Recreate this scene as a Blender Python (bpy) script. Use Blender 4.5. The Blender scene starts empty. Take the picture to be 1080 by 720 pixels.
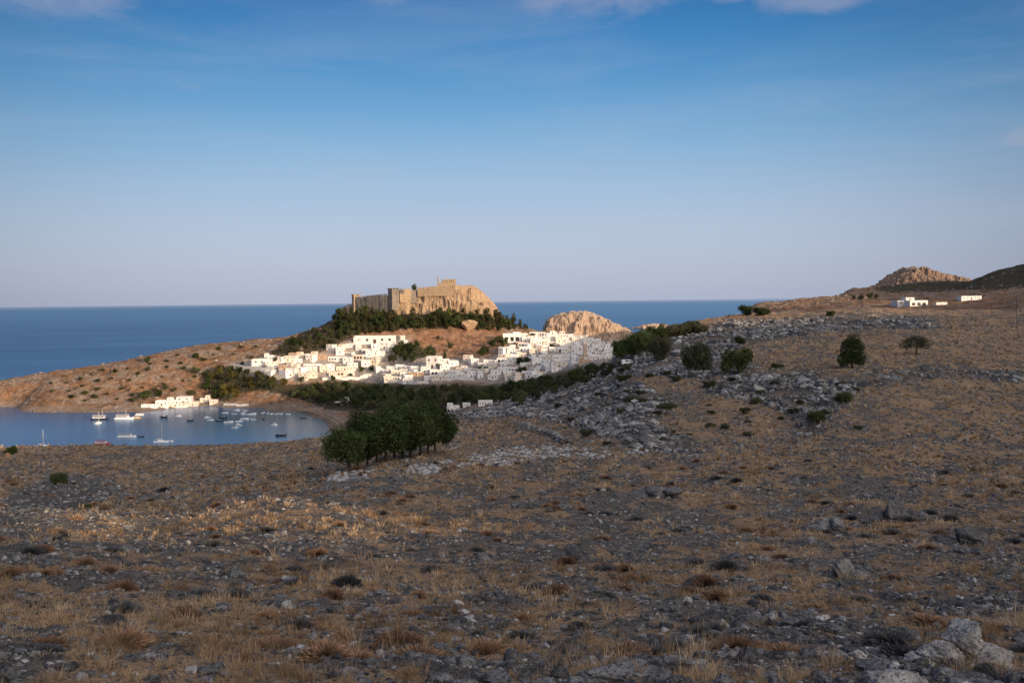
import bpy, math, random
import numpy as np
from mathutils import Matrix, Vector
R = math.radians
rng = np.random.default_rng(7)
random.seed(7)
scene = bpy.context.scene
COL = scene.collection

# ------------------------------------------------------------------ camera
CAM_Z, FPX = 95.0, 1000.0
cd = bpy.data.cameras.new('camera')
cam = bpy.data.objects.new('camera', cd)
COL.objects.link(cam)
cd.sensor_width = 36.0
cd.lens = 36.0 * FPX / 1080.0
cd.clip_start, cd.clip_end = 0.1, 150000.0
CM = (Matrix.Rotation(R(90 - 2.46), 3, 'X') @ Matrix.Rotation(R(-0.63), 3, 'Z'))
cam.matrix_world = Matrix.Translation((0, 0, CAM_Z)) @ CM.to_4x4()
scene.camera = cam
CMN = np.array(CM)

def ray(px, py):
    """unit-horizontal ray (dx, dy, dz per metre of ground range) through a place seen in the photograph"""
    d = CMN @ np.array([(px - 540) / FPX, (360 - py) / FPX, -1.0])
    return d / math.hypot(d[0], d[1])

def at(px, py, D):
    d = ray(px, py)
    return np.array([d[0] * D, d[1] * D, CAM_Z + d[2] * D])

def project(P):
    """world points (n,3) -> pixel columns and rows in the photograph"""
    q = (np.asarray(P) - np.array([0, 0, CAM_Z])) @ CMN
    return 540 + FPX * q[:, 0] / -q[:, 2], 360 - FPX * q[:, 1] / -q[:, 2]

# ------------------------------------------------------------------ noise
def _h(ix, iy, seed):
    h = (ix.astype(np.int64) * 374761393 + iy.astype(np.int64) * 668265263 + seed * 974634777) & 0xFFFFFFFF
    h = ((h ^ (h >> 13)) * 1274126177) & 0xFFFFFFFF
    return (h ^ (h >> 16)) & 0xFFFFFFFF

def perlin(x, y, seed=0):
    x = np.asarray(x, float); y = np.asarray(y, float)
    ix, iy = np.floor(x), np.floor(y)
    fx, fy = x - ix, y - iy
    ix = ix.astype(np.int64); iy = iy.astype(np.int64)
    u = fx * fx * fx * (fx * (fx * 6 - 15) + 10); v = fy * fy * fy * (fy * (fy * 6 - 15) + 10)
    def g(a, b):
        t = _h(ix + a, iy + b, seed) * (2 * math.pi / 4294967296.0)
        return np.cos(t) * (fx - a) + np.sin(t) * (fy - b)
    return ((1 - u) * (1 - v) * g(0, 0) + u * (1 - v) * g(1, 0) + (1 - u) * v * g(0, 1) + u * v * g(1, 1)) * 1.4

def fbm(x, y, seed=0, octv=4, gain=0.5):
    s, a, f = 0.0, 1.0, 1.0
    for o in range(octv):
        s = s + a * perlin(x * f + 17.3 * o, y * f - 9.1 * o, seed + o)
        a *= gain; f *= 2.03
    return s

def ridged(x, y, seed=0, octv=4):
    s, a, f = 0.0, 1.0, 1.0
    for o in range(octv):
        s = s + a * (1 - 2 * np.abs(perlin(x * f + 5.3 * o, y * f + 3.7 * o, seed + o)))
        a *= 0.5; f *= 2.1
    return s

def sstep(a, b, x):
    t = np.clip((np.asarray(x, float) - a) / (b - a), 0, 1)
    return t * t * (3 - 2 * t)

def pchip(xk, Y, X):
    """monotone cubic through knots xk (n) with values Y (n, m) at X (k) -> (k, m)"""
    xk = np.asarray(xk, float); Y = np.asarray(Y, float)
    if Y.ndim == 1: Y = Y[:, None]
    h = np.diff(xk)[:, None]; dl = np.diff(Y, axis=0) / h
    m = np.zeros_like(Y)
    if len(xk) > 2:
        a, b = dl[:-1], dl[1:]
        w1 = 2 * h[1:] + h[:-1]; w2 = h[1:] + 2 * h[:-1]
        ok = a * b > 0
        with np.errstate(divide='ignore', invalid='ignore'):
            mm = (w1 + w2) / (w1 / np.where(ok, a, 1) + w2 / np.where(ok, b, 1))
        m[1:-1] = np.where(ok, mm, 0)
    m[0], m[-1] = dl[0], dl[-1]
    X = np.clip(np.asarray(X, float), xk[0], xk[-1])
    i = np.clip(np.searchsorted(xk, X) - 1, 0, len(xk) - 2)
    hh = h[i]; t = ((X - xk[i])[:, None]) / hh
    return ((1 + 2 * t) * (1 - t) ** 2) * Y[i] + t * (1 - t) ** 2 * hh * m[i] + t * t * (3 - 2 * t) * Y[i + 1] + t * t * (t - 1) * hh * m[i + 1]

# ------------------------------------------------------------------ the lie of the land: profiles of (range, photo row) or (range, None, height)
N = None
near0 = [(1.2, N, 93.25), (3.0, N, 92.9), (9, 721)]
PROF = {
 -150: near0 + [(28, 596), (52, 560), (70, 550), (115, 534), (200, 490), (250, 475), (330, N, 40), (440, N, 10), (520, N, 0), (600, N, -6), (1700, N, -8)],
 -60: near0 + [(28, 595), (52, 558), (70, 548), (115, 533), (200, 488), (255, 473.5), (330, N, 40), (440, N, 10), (520, N, 0), (600, N, -6), (1010, N, -4), (1045, N, 8), (1080, N, 9), (1115, N, -5), (1700, N, -8)],
 0: near0 + [(28, 592), (52, 556), (70, 545.5), (115, 531), (145, 512), (200, 486), (260, 472.5), (330, N, 40), (440, N, 10), (520, N, 0), (600, N, -6), (1000, N, -4), (1018, N, 1), (1030, N, 13), (1060, 401), (1085, N, 18), (1125, N, -5), (1700, N, -8)],
 50: near0 + [(28, 592), (52, 553), (70, 543.5), (115, 529), (145, 512), (200, 488), (265, 472), (330, N, 41), (440, N, 10), (520, N, 0), (600, N, -6), (925, N, -3), (943, N, 1), (965, N, 8), (1040, 397), (1065, 393.5), (1110, N, 10), (1145, N, -5), (1700, N, -8)],
 100: near0 + [(28, 592), (52, 551), (69, 542.5), (115, 527), (145, 511), (200, 489), (268, 471.5), (330, N, 41), (440, N, 10), (520, N, 0), (600, N, -6), (903, N, -3), (921, N, 1), (945, N, 6), (1062, 386.5), (1092, N, 30), (1160, N, -5), (1700, N, -8)],
 150: near0 + [(28, 592), (52, 550), (68, 542), (115, 525), (145, 510), (200, 490), (270, 471), (330, N, 41), (440, N, 10), (520, N, 0), (600, N, -6), (888, N, -3), (905, N, 1), (930, N, 5), (1062, 377), (1102, N, 38), (1190, N, -5), (1700, N, -8)],
 200: near0 + [(28, 592), (52, 546), (70, 535), (115, 517), (145, 504), (200, 487), (270, 470.5), (330, N, 41), (440, N, 10), (520, N, 0), (600, N, -6), (915, N, -3), (931, N, 1), (947, N, 5), (992, 394), (1085, 366.5), (1125, N, 44), (1220, N, -5), (1700, N, -8)],
 250: near0 + [(28, 592), (52, 542), (70, 523), (115, 508), (200, 484), (270, 469.5), (330, N, 41), (440, N, 10), (520, N, 0), (600, N, -6), (884, N, -3), (900, N, 1), (930, N, 8), (980, 390), (1095, 361), (1135, N, 50), (1260, N, -5), (1700, N, -8)],
 300: near0 + [(28, 591), (52, 540), (72, 517), (115, 502), (200, 479), (275, 467), (340, N, 40), (440, N, 11), (520, N, 0), (600, N, -6), (836, N, -2.5), (854, N, .6), (880, N, 4), (912, N, 12), (955, 387), (1000, 374), (1090, 356.5), (1130, N, 50), (1300, N, -5), (1700, N, -8)],
 335: near0 + [(28, 590), (52, 538), (72, 514), (104, 500), (200, 473), (285, 463), (350, N, 38), (440, N, 12), (520, N, 0), (600, N, -3), (778, N, -1.2), (796, N, .5), (830, N, 3), (870, N, 7), (910, N, 14), (950, 391), (1000, 375), (1060, 351), (1095, 345), (1140, N, 60), (1300, N, -5), (1700, N, -8)],
 350: near0 + [(28, 590), (52, 537), (68, 512), (92, 499), (150, 482), (220, 469), (290, 460), (350, N, 38), (440, N, 14), (500, N, 2), (590, N, -.5), (690, N, -.3), (712, N, .6), (760, N, 3), (850, 426), (900, 411), (950, 393), (1000, 374), (1060, 347), (1088, 337), (1140, N, 60), (1300, N, -5), (1700, N, -8)],
 380: near0 + [(28, 590), (52, 536), (68, 510), (92, 496), (150, 480), (230, 462), (290, 453), (350, N, 39), (420, N, 20), (500, N, 6), (600, N, 3), (850, 425), (900, 412), (950, 397), (1000, 375), (1050, 346), (1090, 330), (1150, N, 60), (1300, N, -5), (1700, N, -8)],
 410: near0 + [(28, 590), (52, 536), (68, 508), (97, 488), (150, 475), (230, 457), (300, 447), (360, N, 40), (430, N, 24), (500, N, 10), (600, N, 7), (860, 416), (900, 405), (950, 393), (1000, 374), (1050, 344.5), (1090, 327), (1150, N, 60), (1300, N, -5), (1700, N, -8)],
 455: near0 + [(28, 590), (52, 535), (68, 508), (85, 494), (110, 478), (160, 464), (230, 450), (310, 441), (370, N, 42), (440, N, 30), (520, N, 16), (650, N, 16), (880, 406), (940, 386), (1000, 371), (1048, 345), (1090, 328), (1150, N, 60), (1300, N, -5), (1700, N, -8)],
 500: near0 + [(28, 590), (52, 535), (68, 507), (80, 497), (95, 490), (120, 477), (180, 455), (270, 437), (330, 431), (400, N, 42), (480, N, 25), (560, N, 18), (640, N, 17), (700, N, 19), (860, 406), (940, 382), (1000, 368), (1055, 345), (1095, 328), (1150, N, 60), (1300, N, -5), (1700, N, -8)],
 560: near0 + [(28, 590), (52, 535), (68, 507), (80, 495), (100, 484), (150, 457), (230, 432), (330, 419), (400, N, 48), (500, N, 32), (600, N, 24), (700, N, 24), (850, 401), (950, 374), (1060, 352), (1080, 348.5), (1130, N, 60), (1300, N, -5), (1700, N, -8)],
 620: near0 + [(28, 590), (52, 535), (68, 507), (80, 493), (110, 473), (160, 440), (220, 415), (310, 397), (400, N, 53), (550, N, 38), (720, N, 35), (880, N, 38), (950, 376), (1080, 360), (1130, 357), (1180, N, 50), (1350, N, -5), (1700, N, -8)],
 680: near0 + [(28, 590), (52, 536), (68, 507), (80, 492), (110, 464), (150, 426), (200, 391), (240, 373), (300, 357), (370, N, 76), (480, N, 60), (720, N, 45), (900, N, 40), (1100, N, 35), (1250, N, -5), (1700, N, -8)],
 740: near0 + [(28, 590), (52, 537), (68, 508), (80, 491), (110, 464), (140, 431), (180, 396), (230, 371), (330, 338), (400, N, 83), (520, N, 70), (700, N, 55), (1000, N, 25), (1150, N, -5), (1700, N, -8)],
 800: near0 + [(28, 591), (52, 538), (68, 509), (80, 492), (110, 466), (140, 430), (180, 391), (230, 365), (320, 338), (400, 330), (480, N, 86), (600, N, 80), (750, N, 78), (850, N, 83), (1000, 321), (1100, N, 70), (1250, N, -5), (1700, N, -8)],
 850: near0 + [(28, 592), (52, 540), (68, 510), (80, 493), (110, 466), (140, 428), (165, 400), (200, 378), (270, 350), (350, 335), (450, 327.5), (600, N, 86), (750, N, 87), (900, 322), (1000, 318), (1100, 315.2), (1250, N, 60), (1400, N, -5), (1700, N, -8)],
 900: near0 + [(28, 593), (52, 541), (68, 511), (80, 494), (110, 468), (140, 428), (165, 400), (185, 386), (240, 362), (330, 338), (430, 326.5), (500, N, 88.5), (600, N, 88.5), (950, 318), (1150, 312), (1350, 305), (1500, N, 95), (1700, N, 40)],
 950: near0 + [(28, 594), (52, 542), (68, 513), (80, 496), (110, 470), (140, 432), (165, 406), (200, 383), (260, 358), (350, 336), (480, 325), (600, 323), (800, 319.5), (1000, 316), (1250, 308), (1450, 301), (1600, N, 90), (1700, N, 60)],
 1000: near0 + [(28, 595), (52, 543), (68, 515), (80, 499), (110, 474), (140, 440), (180, 403), (230, 373), (320, 345), (450, 326), (600, 320.5), (750, 317.5), (900, 315), (1200, 306), (1400, 297), (1550, N, 100), (1700, N, 70)],
 1050: near0 + [(28, 596), (52, 545), (68, 517), (80, 501), (110, 477), (140, 446), (180, 410), (230, 380), (320, 350), (450, 325), (560, 318), (700, 315), (850, 312), (1000, 303), (1200, 287), (1350, N, 110), (1700, N, 80)],
 1080: near0 + [(28, 597), (52, 546), (68, 518), (80, 502), (110, 479), (140, 449), (180, 414), (230, 384), (320, 351), (450, 321), (560, 313), (700, 311), (850, 308), (1000, 296), (1200, 279.5), (1350, N, 120), (1700, N, 90)],
 1200: near0 + [(28, 600), (52, 550), (68, 524), (80, 508), (110, 483), (140, 455), (180, 420), (230, 390), (320, 350), (450, 310), (600, 296), (850, 286), (1000, 268), (1200, 243), (1400, N, 160), (1700, N, 120)],
}
DG = np.concatenate([np.linspace(math.log(1.2), math.log(430), 500), np.log(np.arange(434, 1701, 3.0))])
_az, _col = [], []
for px, pts in sorted(PROF.items()):
    d = ray(px, 317); _az.append(math.atan2(d[0], d[1]))
    z = [p[2] if p[1] is None else at(px, p[1], p[0])[2] for p in pts]
    _col.append(pchip(np.log([p[0] for p in pts]), z, DG)[:, 0])
_far = lambda pts: pchip(np.log([p[0] for p in pts]), [p[1] for p in pts], DG)[:, 0]
side = [(-180, [(1.2, 93.2), (20, 93.0), (50, 94.5), (100, 99), (400, 118), (1700, 120)]), (-120, [(1.2, 93.3), (30, 92), (100, 88), (300, 70), (900, 40), (1700, 20)]),
        (-75, [(1.2, 93.3), (30, 86), (100, 72), (250, 45), (450, 8), (600, -6), (1700, -8)])]
side2 = [(50, [(1.2, 93.3), (15, 91.5), (50, 88), (100, 87), (200, 95), (350, 105), (600, 115), (1000, 140), (1700, 130)]),
         (90, [(1.2, 93.2), (20, 92.6), (50, 93.5), (100, 97), (400, 118), (1700, 120)]), (180, [(1.2, 93.2), (20, 93.0), (50, 94.5), (100, 99), (400, 118), (1700, 120)])]
AZK = np.array([R(a) for a, _ in side] + _az + [R(a) for a, _ in side2])
ZC = np.array([_far(p) for _, p in side] + _col + [_far(p) for _, p in side2])
AZG = np.linspace(-math.pi, math.pi, 2401)
ZG = pchip(AZK, ZC, AZG)

SU = np.array([math.sin(R(135)), math.cos(R(135))])      # horizontal direction towards the sun
SV = np.array([-SU[1], SU[0]])
SUN_EL = 9.0
RIDGE_S = [-900, -400, -100, 75, 110, 200, 300, 396, 480, 505, 530, 570, 600, 640, 714, 800, 880, 950, 1010, 1100, 1250, 1500, 2000]
RIDGE_H = [150, 160, 160, 162, 182, 190, 191, 190, 202, 199, 199, 201, 203, 207, 217, 229, 237, 241, 236, 236, 250, 250, 230]
SHADE_KNOLL_S = [-160, -60, 0, 11, 14, 18, 21, 25, 27.5, 30, 33, 60, 90, 115, 150, 190]
SHADE_KNOLL_H = [95, 112, 112, 111, 107.6, 106.7, 106.4, 106.0, 106.6, 105.4, 111, 114, 117, 119, 119, 95]  # unseen knoll added behind the camera to shade the foreground, notched for sun patches

def ridge_z(x, y):
    t = x * SU[0] + y * SU[1]; s = x * SV[0] + y * SV[1]
    h = np.interp(s, RIDGE_S, RIDGE_H)
    far_ = np.where(t > 500, h - 0.45 * (t - 500), h - 0.34 * (500 - t))
    k = np.interp(s, SHADE_KNOLL_S, SHADE_KNOLL_H) + .35 * perlin(s / 1.7, s * 0 + .5, 77)
    return np.maximum(far_, k - 0.32 * np.abs(t - 100))

def zsmooth(x, y):
    x = np.asarray(x, float); y = np.asarray(y, float)
    a = np.arctan2(x, y); D = np.clip(np.hypot(x, y), 1.2, 1700)
    fa = (a + math.pi) / (2 * math.pi) * 2400; ia = np.clip(fa.astype(int), 0, 2399); fa = fa - ia
    l = np.log(D); j = np.clip(np.searchsorted(DG, l) - 1, 0, len(DG) - 2)
    fd = (l - DG[j]) / (DG[j + 1] - DG[j])
    return (ZG[ia, j] * (1 - fd) + ZG[ia, j + 1] * fd) * (1 - fa) + (ZG[ia + 1, j] * (1 - fd) + ZG[ia + 1, j + 1] * fd) * fa

def ground(x, y):
    x = np.asarray(x, float); y = np.asarray(y, float)
    D = np.hypot(x, y); z = zsmooth(x, y)
    n = 0.05 * fbm(x / 0.7, y / 0.7, 3, 3) * (1 - sstep(25, 60, D))
    n = n + 0.16 * fbm(x / 2.6, y / 2.6, 5, 4) * sstep(2, 8, D) * (1 - sstep(200, 420, D))
    n = n + 0.45 * fbm(x / 9, y / 9, 9, 4) * sstep(14, 60, D)
    n = n + 1.0 * fbm(x / 34, y / 34, 13, 4) * sstep(80, 240, D)
    far = sstep(430, 700, D) * sstep(-1.0, 9.0, z)
    n = n + far * (1.5 * ridged(x / 46, y / 46, 21, 5) - 0.9 + 0.6 * fbm(x / 7, y / 7, 25, 3))
    z = z + n
    t = x * SU[0] + y * SU[1]
    rz = ridge_z(x, y)
    return np.where((t > 50) & (rz > z), rz, z)

_DM = np.concatenate([np.geomspace(2, 430, 900), np.arange(432, 1690, 1.5)])
def hit(px, py):
    """where the ray through a place in the photograph meets the ground: x, y, z, range"""
    d = ray(px, py)
    z = ground(d[0] * _DM, d[1] * _DM); zr = CAM_Z + d[2] * _DM
    k = np.nonzero(zr <= z)[0]
    if len(k) == 0: return None
    i = k[0]; D = _DM[i]
    if i > 0:
        a = zr[i - 1] - z[i - 1]; b = zr[i] - z[i]
        D = _DM[i - 1] + (_DM[i] - _DM[i - 1]) * a / (a - b + 1e-9)
    return np.array([d[0] * D, d[1] * D, float(ground(d[0] * D, d[1] * D)), D])

def in_poly(px, py, poly):
    px = np.asarray(px, float); py = np.asarray(py, float)
    r = np.zeros(px.shape, bool); n = len(poly)
    for i in range(n):
        x1, y1 = poly[i]; x2, y2 = poly[(i + 1) % n]
        c = ((y1 > py) != (y2 > py)) & (px < (x2 - x1) * (py - y1) / (y2 - y1 + 1e-12) + x1)
        r ^= c
    return r

# ------------------------------------------------------------------ object and mesh helpers
def tag(o, label=None, cat=None, group=None, kind=None):
    if label: o['label'] = label
    if cat: o['category'] = cat
    if group: o['group'] = group
    if kind: o['kind'] = kind
    return o

def empty(name, loc, rz=0, scale=1.0):
    o = bpy.data.objects.new(name, None); COL.objects.link(o)
    o.location = [float(v) for v in loc]; o.rotation_euler = (0, 0, rz)
    o.scale = (scale,) * 3 if not hasattr(scale, '__len__') else scale
    o.empty_display_size = 0.3
    return o

def link(name, me, mat=None, parent=None, loc=None, rz=0, scale=None):
    o = bpy.data.objects.new(name, me); COL.objects.link(o)
    if mat is not None and not me.materials: me.materials.append(mat)
    if parent is not None: o.parent = parent
    if loc is not None: o.location = [float(v) for v in loc]
    if rz: o.rotation_euler = (0, 0, rz)
    if scale is not None: o.scale = scale if hasattr(scale, '__len__') else (scale,) * 3
    return o

def copy_thing(root):
    c = root.copy(); COL.objects.link(c)
    for ch in root.children:
        d = ch.copy(); COL.objects.link(d); d.parent = c
        for g in ch.children:
            e = g.copy(); COL.objects.link(e); e.parent = d
    return c

def np_mesh(name, V, F, mat=None, smooth=False, attrs=None):
    V = np.ascontiguousarray(V, np.float32); F = np.ascontiguousarray(F, np.int32)
    me = bpy.data.meshes.new(name)
    me.vertices.add(len(V)); me.vertices.foreach_set('co', V.ravel())
    k = F.shape[1]
    me.loops.add(F.size); me.loops.foreach_set('vertex_index', F.ravel())
    me.polygons.add(len(F)); me.polygons.foreach_set('loop_start', np.arange(0, F.size, k, dtype=np.int32))
    me.polygons.foreach_set('loop_total', np.full(len(F), k, np.int32))
    me.polygons.foreach_set('use_smooth', np.full(len(F), smooth))
    for nm, arr in (attrs or {}).items():
        a = me.attributes.new(nm, 'FLOAT_COLOR', 'POINT')
        c = np.ones((len(V), 4), np.float32); arr = np.asarray(arr, np.float32)
        if arr.ndim == 1: arr = arr[:, None]
        c[:, :arr.shape[1]] = arr
        a.data.foreach_set('color', c.ravel())
    me.update(calc_edges=True)
    if mat is not None: me.materials.append(mat)
    return me

class MB:
    """collects boxes, prisms, tubes; build() makes one mesh object"""
    def __init__(s): s.v, s.f = [], []
    def add(s, v, f):
        o = len(s.v); s.v += [tuple(map(float, p)) for p in v]; s.f += [tuple(i + o for i in q) for q in f]; return s
    def box(s, c, d, rz=0, taper=1.0):
        x, y, z = (d[0] / 2, d[1] / 2, d[2] / 2); ca, sa = math.cos(rz), math.sin(rz); v = []
        for k, t in ((-1, 1.0), (1, taper)):
            for a, b in ((-1, -1), (1, -1), (1, 1), (-1, 1)):
                X, Y = a * x * t, b * y * t
                v.append((c[0] + X * ca - Y * sa, c[1] + X * sa + Y * ca, c[2] + k * z))
        return s.add(v, [(3, 2, 1, 0), (4, 5, 6, 7), (0, 1, 5, 4), (1, 2, 6, 5), (2, 3, 7, 6), (3, 0, 4, 7)])
    def tube(s, pts, rad, n=6):
        pts = [Vector(p) for p in pts]; v = []; f = []
        for i, p in enumerate(pts):
            t = (pts[min(i + 1, len(pts) - 1)] - pts[max(i - 1, 0)]).normalized()
            a = t.orthogonal().normalized() if abs(t.z) < .9 else (Vector((1, 0, 0)) - t * t.x).normalized()
            b = t.cross(a)
            for k in range(n):
                w = 2 * math.pi * k / n; v.append(p + (a * math.cos(w) + b * math.sin(w)) * rad[i])
        for i in range(len(pts) - 1):
            for k in range(n):
                f.append((i * n + k, i * n + (k + 1) % n, (i + 1) * n + (k + 1) % n, (i + 1) * n + k))
        f.append(tuple(range(n))[::-1]); f.append(tuple((len(pts) - 1) * n + k for k in range(n)))
        return s.add(v, f)
    def loft(s, rings, cap=True):
        n = len(rings[0]); v = [p for r in rings for p in r]; f = []
        for i in range(len(rings) - 1):
            for k in range(n):
                f.append((i * n + k, i * n + (k + 1) % n, (i + 1) * n + (k + 1) % n, (i + 1) * n + k))
        if cap: f.append(tuple(range(n))[::-1]); f.append(tuple((len(rings) - 1) * n + k for k in range(n)))
        return s.add(v, f)
    def mesh(s, name, mat, smooth=False):
        me = bpy.data.meshes.new(name); me.from_pydata(s.v, [], s.f); me.update()
        if smooth: me.polygons.foreach_set('use_smooth', [True] * len(me.polygons))
        if mat is not None: me.materials.append(mat)
        return me
    def build(s, name, mat, parent=None, smooth=False): return link(name, s.mesh(name, mat, smooth), None, parent)

# ------------------------------------------------------------------ materials
class NT:
    def __init__(s, name):
        s.m = bpy.data.materials.new(name); s.m.use_nodes = True
        s.n = s.m.node_tree.nodes; s.l = s.m.node_tree.links
        s.bsdf = s.n['Principled BSDF']; s.bsdf.inputs['Specular IOR Level'].default_value = 0.25
        s.bsdf.inputs['Roughness'].default_value = 0.9
        s._co = None
    def new(s, t, **kw):
        x = s.n.new(t)
        for k, v in kw.items(): setattr(x, k, v)
        return x
    def put(s, sock, v):
        if hasattr(v, 'is_output'): s.l.new(v, sock)
        elif v is not None: sock.default_value = v
    def co(s, kind='Object'):
        if s._co is None: s._co = s.new('ShaderNodeTexCoord')
        return s._co.outputs[kind]
    def pos(s): return s.new('ShaderNodeNewGeometry').outputs['Position']
    def scale(s, vec, sc):
        x = s.new('ShaderNodeVectorMath', operation='MULTIPLY'); s.put(x.inputs[0], vec); x.inputs[1].default_value = sc
        return x.outputs[0]
    def noise(s, vec, scale, detail=5, rough=.6, dist=0):
        x = s.new('ShaderNodeTexNoise'); s.put(x.inputs['Vector'], vec)
        x.inputs['Scale'].default_value = scale; x.inputs['Detail'].default_value = detail
        x.inputs['Roughness'].default_value = rough; x.inputs['Distortion'].default_value = dist
        return x.outputs['Fac']
    def voro(s, vec, scale, out='Distance', feature='F1'):
        x = s.new('ShaderNodeTexVoronoi', feature=feature); s.put(x.inputs['Vector'], vec); x.inputs['Scale'].default_value = scale
        return x.outputs[out]
    def ramp(s, fac, a, b, c0=(0, 0, 0, 1), c1=(1, 1, 1, 1)):
        x = s.new('ShaderNodeMapRange'); x.interpolation_type = 'SMOOTHSTEP'
        s.put(x.inputs['Value'], fac); x.inputs['From Min'].default_value = a; x.inputs['From Max'].default_value = b
        return x.outputs['Result']
    def mix(s, fac, a, b, blend='MIX'):
        x = s.new('ShaderNodeMix', data_type='RGBA', blend_type=blend)
        for k, v in ((0, fac), (6, a), (7, b)):
            if isinstance(v, tuple) and len(v) == 3: v = v + (1,)
            s.put(x.inputs[k], v)
        return x.outputs[2]
    def math(s, op, a, b=None):
        x = s.new('ShaderNodeMath', operation=op); s.put(x.inputs[0], a)
        if b is not None: s.put(x.inputs[1], b)
        return x.outputs[0]
    def attr(s, name):
        x = s.new('ShaderNodeAttribute'); x.attribute_name = name
        sp = s.new('ShaderNodeSeparateColor'); s.l.new(x.outputs['Color'], sp.inputs[0])
        return x.outputs['Color'], sp.outputs[0], sp.outputs[1], sp.outputs[2], x.outputs['Alpha']
    def rand(s): return s.new('ShaderNodeObjectInfo').outputs['Random']
    def bump(s, h, strength=.5, dist=.1):
        x = s.new('ShaderNodeBump'); s.put(x.inputs['Height'], h); x.inputs['Strength'].default_value = strength
        x.inputs['Distance'].default_value = dist; s.l.new(x.outputs[0], s.bsdf.inputs['Normal'])
    def done(s, color, rough=None):
        if isinstance(color, tuple) and len(color) == 3: color = color + (1,)
        s.put(s.bsdf.inputs['Base Color'], color)
        if rough is not None: s.put(s.bsdf.inputs['Roughness'], rough)
        return s.m

def plain(name, col, rough=.8, var=.25, scale=.8):
    t = NT(name); n = t.noise(t.co(), scale, 4)
    a = tuple(c * (1 - var) for c in col); b = tuple(min(1, c * (1 + var)) for c in col)
    return t.done(t.mix(n, a, b), rough)
# ------------------------------------------------------------------ ground cover zones
RUBBLE = [(440, 436), (500, 427), (560, 416), (620, 390), (655, 374), (720, 362), (790, 382), (840, 392), (880, 398), (1000, 384), (1090, 395), (1090, 404), (960, 404), (890, 424), (850, 458), (780, 470), (700, 480), (640, 468), (600, 455), (560, 440), (500, 446), (450, 441)]
RUB_TOP = [(690, 350), (760, 338), (900, 332), (985, 334), (990, 346), (900, 350), (840, 353), (800, 362), (770, 385), (720, 375)]
WHITES = [[(318, 511), (350, 500), (388, 496), (400, 500), (380, 506), (345, 514)], [(420, 494), (450, 486), (480, 484), (500, 488), (480, 495), (440, 500)], [(478, 482), (500, 477), (545, 472), (570, 470), (610, 472), (642, 478), (620, 486), (570, 484), (530, 490), (495, 489)], [(640, 476), (665, 474), (690, 470), (690, 477), (660, 482)]]
LSTONE = [(0, 552), (0, 530), (35, 512), (60, 498), (115, 506), (140, 520), (70, 540), (20, 555)]
FIELDS = [[(690, 440), (735, 416), (800, 424), (835, 440), (825, 460), (760, 468), (700, 456)], [(645, 398), (700, 396), (745, 402), (735, 414), (690, 413)],
          [(490, 445), (545, 440), (590, 446), (650, 470), (560, 470), (480, 476)], [(800, 374), (900, 357), (1010, 348), (1090, 338), (1090, 384), (1000, 378), (930, 384), (870, 392), (820, 385)],
          [(900, 412), (1000, 398), (1090, 405), (1090, 440), (950, 450), (880, 445)]]

def soft(px, py, poly, jx, jy):
    r = 0.0
    for k, (a, b) in enumerate(((1, 1), (.45, 1.4), (1.5, .5), (-.5, .8), (.9, -.7), (-.8, -.4))):
        q = 1.6 * k
        r = r + in_poly(px + a * jx + q * np.sin(px * 1.9 + k), py + b * jy + .4 * q * np.sin(py * 2.7 + px * .8 + k), poly)
    return r / 6.0

def near_zones(x, y, z):
    """(grass, rubble, pale stone, dark) weights on the near hillside"""
    D = np.hypot(x, y)
    px, py = project(np.stack([x, y, z], 1))
    front = y > 1.0
    j2 = fbm(x / 1.6, y / 2.6, 47, 3)
    jx = 12 * j2 + 34 * fbm(x / (0.05 * D + 1), y / (0.12 * D + 1), 41, 4); jy = 5 * j2 + 9 * fbm(x / (0.07 * D + 1), y / (0.16 * D + 1), 45, 3)
    rub = np.maximum(soft(px, py, RUBBLE, jx, jy), soft(px, py, RUB_TOP, jx, jy * .6)) * front
    fld = np.zeros_like(rub)
    for f in FIELDS: fld = np.maximum(fld, soft(px, py, f, jx * .7, jy * .7) * front)
    wht = np.zeros_like(rub)
    for f in WHITES: wht = np.maximum(wht, soft(px, py, f, jx * .9, jy * .7) * front)
    wht = wht * sstep(-.55, .2, fbm(x / 2.4, y / 3.6, 75, 3))
    ls = soft(px, py, LSTONE, jx * .5, jy * .5) * front
    g = 0.5 + 0.26 * fbm(x / 9, y / 9, 51, 3) + 0.36 * fbm(x / 2.4, y / 2.4, 53, 3) + 0.28 * fbm(x / .8, y / .8, 57, 2)
    g = sstep(.36, .72, g + .13 * sstep(40, 90, D))
    g = g * (1 - .45 * rub * (1 - fld)) * (1 - .6 * wht) * (1 - .7 * ls)
    g = np.maximum(g * (1 - .3 * fld), fld * (.30 + .62 * sstep(-.45, .5, fbm(x / 3.2, y / 6, 61, 4) + .5 * fbm(x / 14, y / 20, 63, 3))))
    rk = np.maximum(rub * (1 - fld) * (.35 + .65 * sstep(-.5, .4, fbm(x / 11, y / 11, 73, 3))), ls * .4)
    rk = np.maximum(rk, .34 * sstep(.0, .6, fbm(x / 2.6, y / 2.6, 71, 3)) * (1 - fld))
    return np.clip(g, 0, 1), np.clip(rk, 0, 1), wht, px, py

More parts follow.
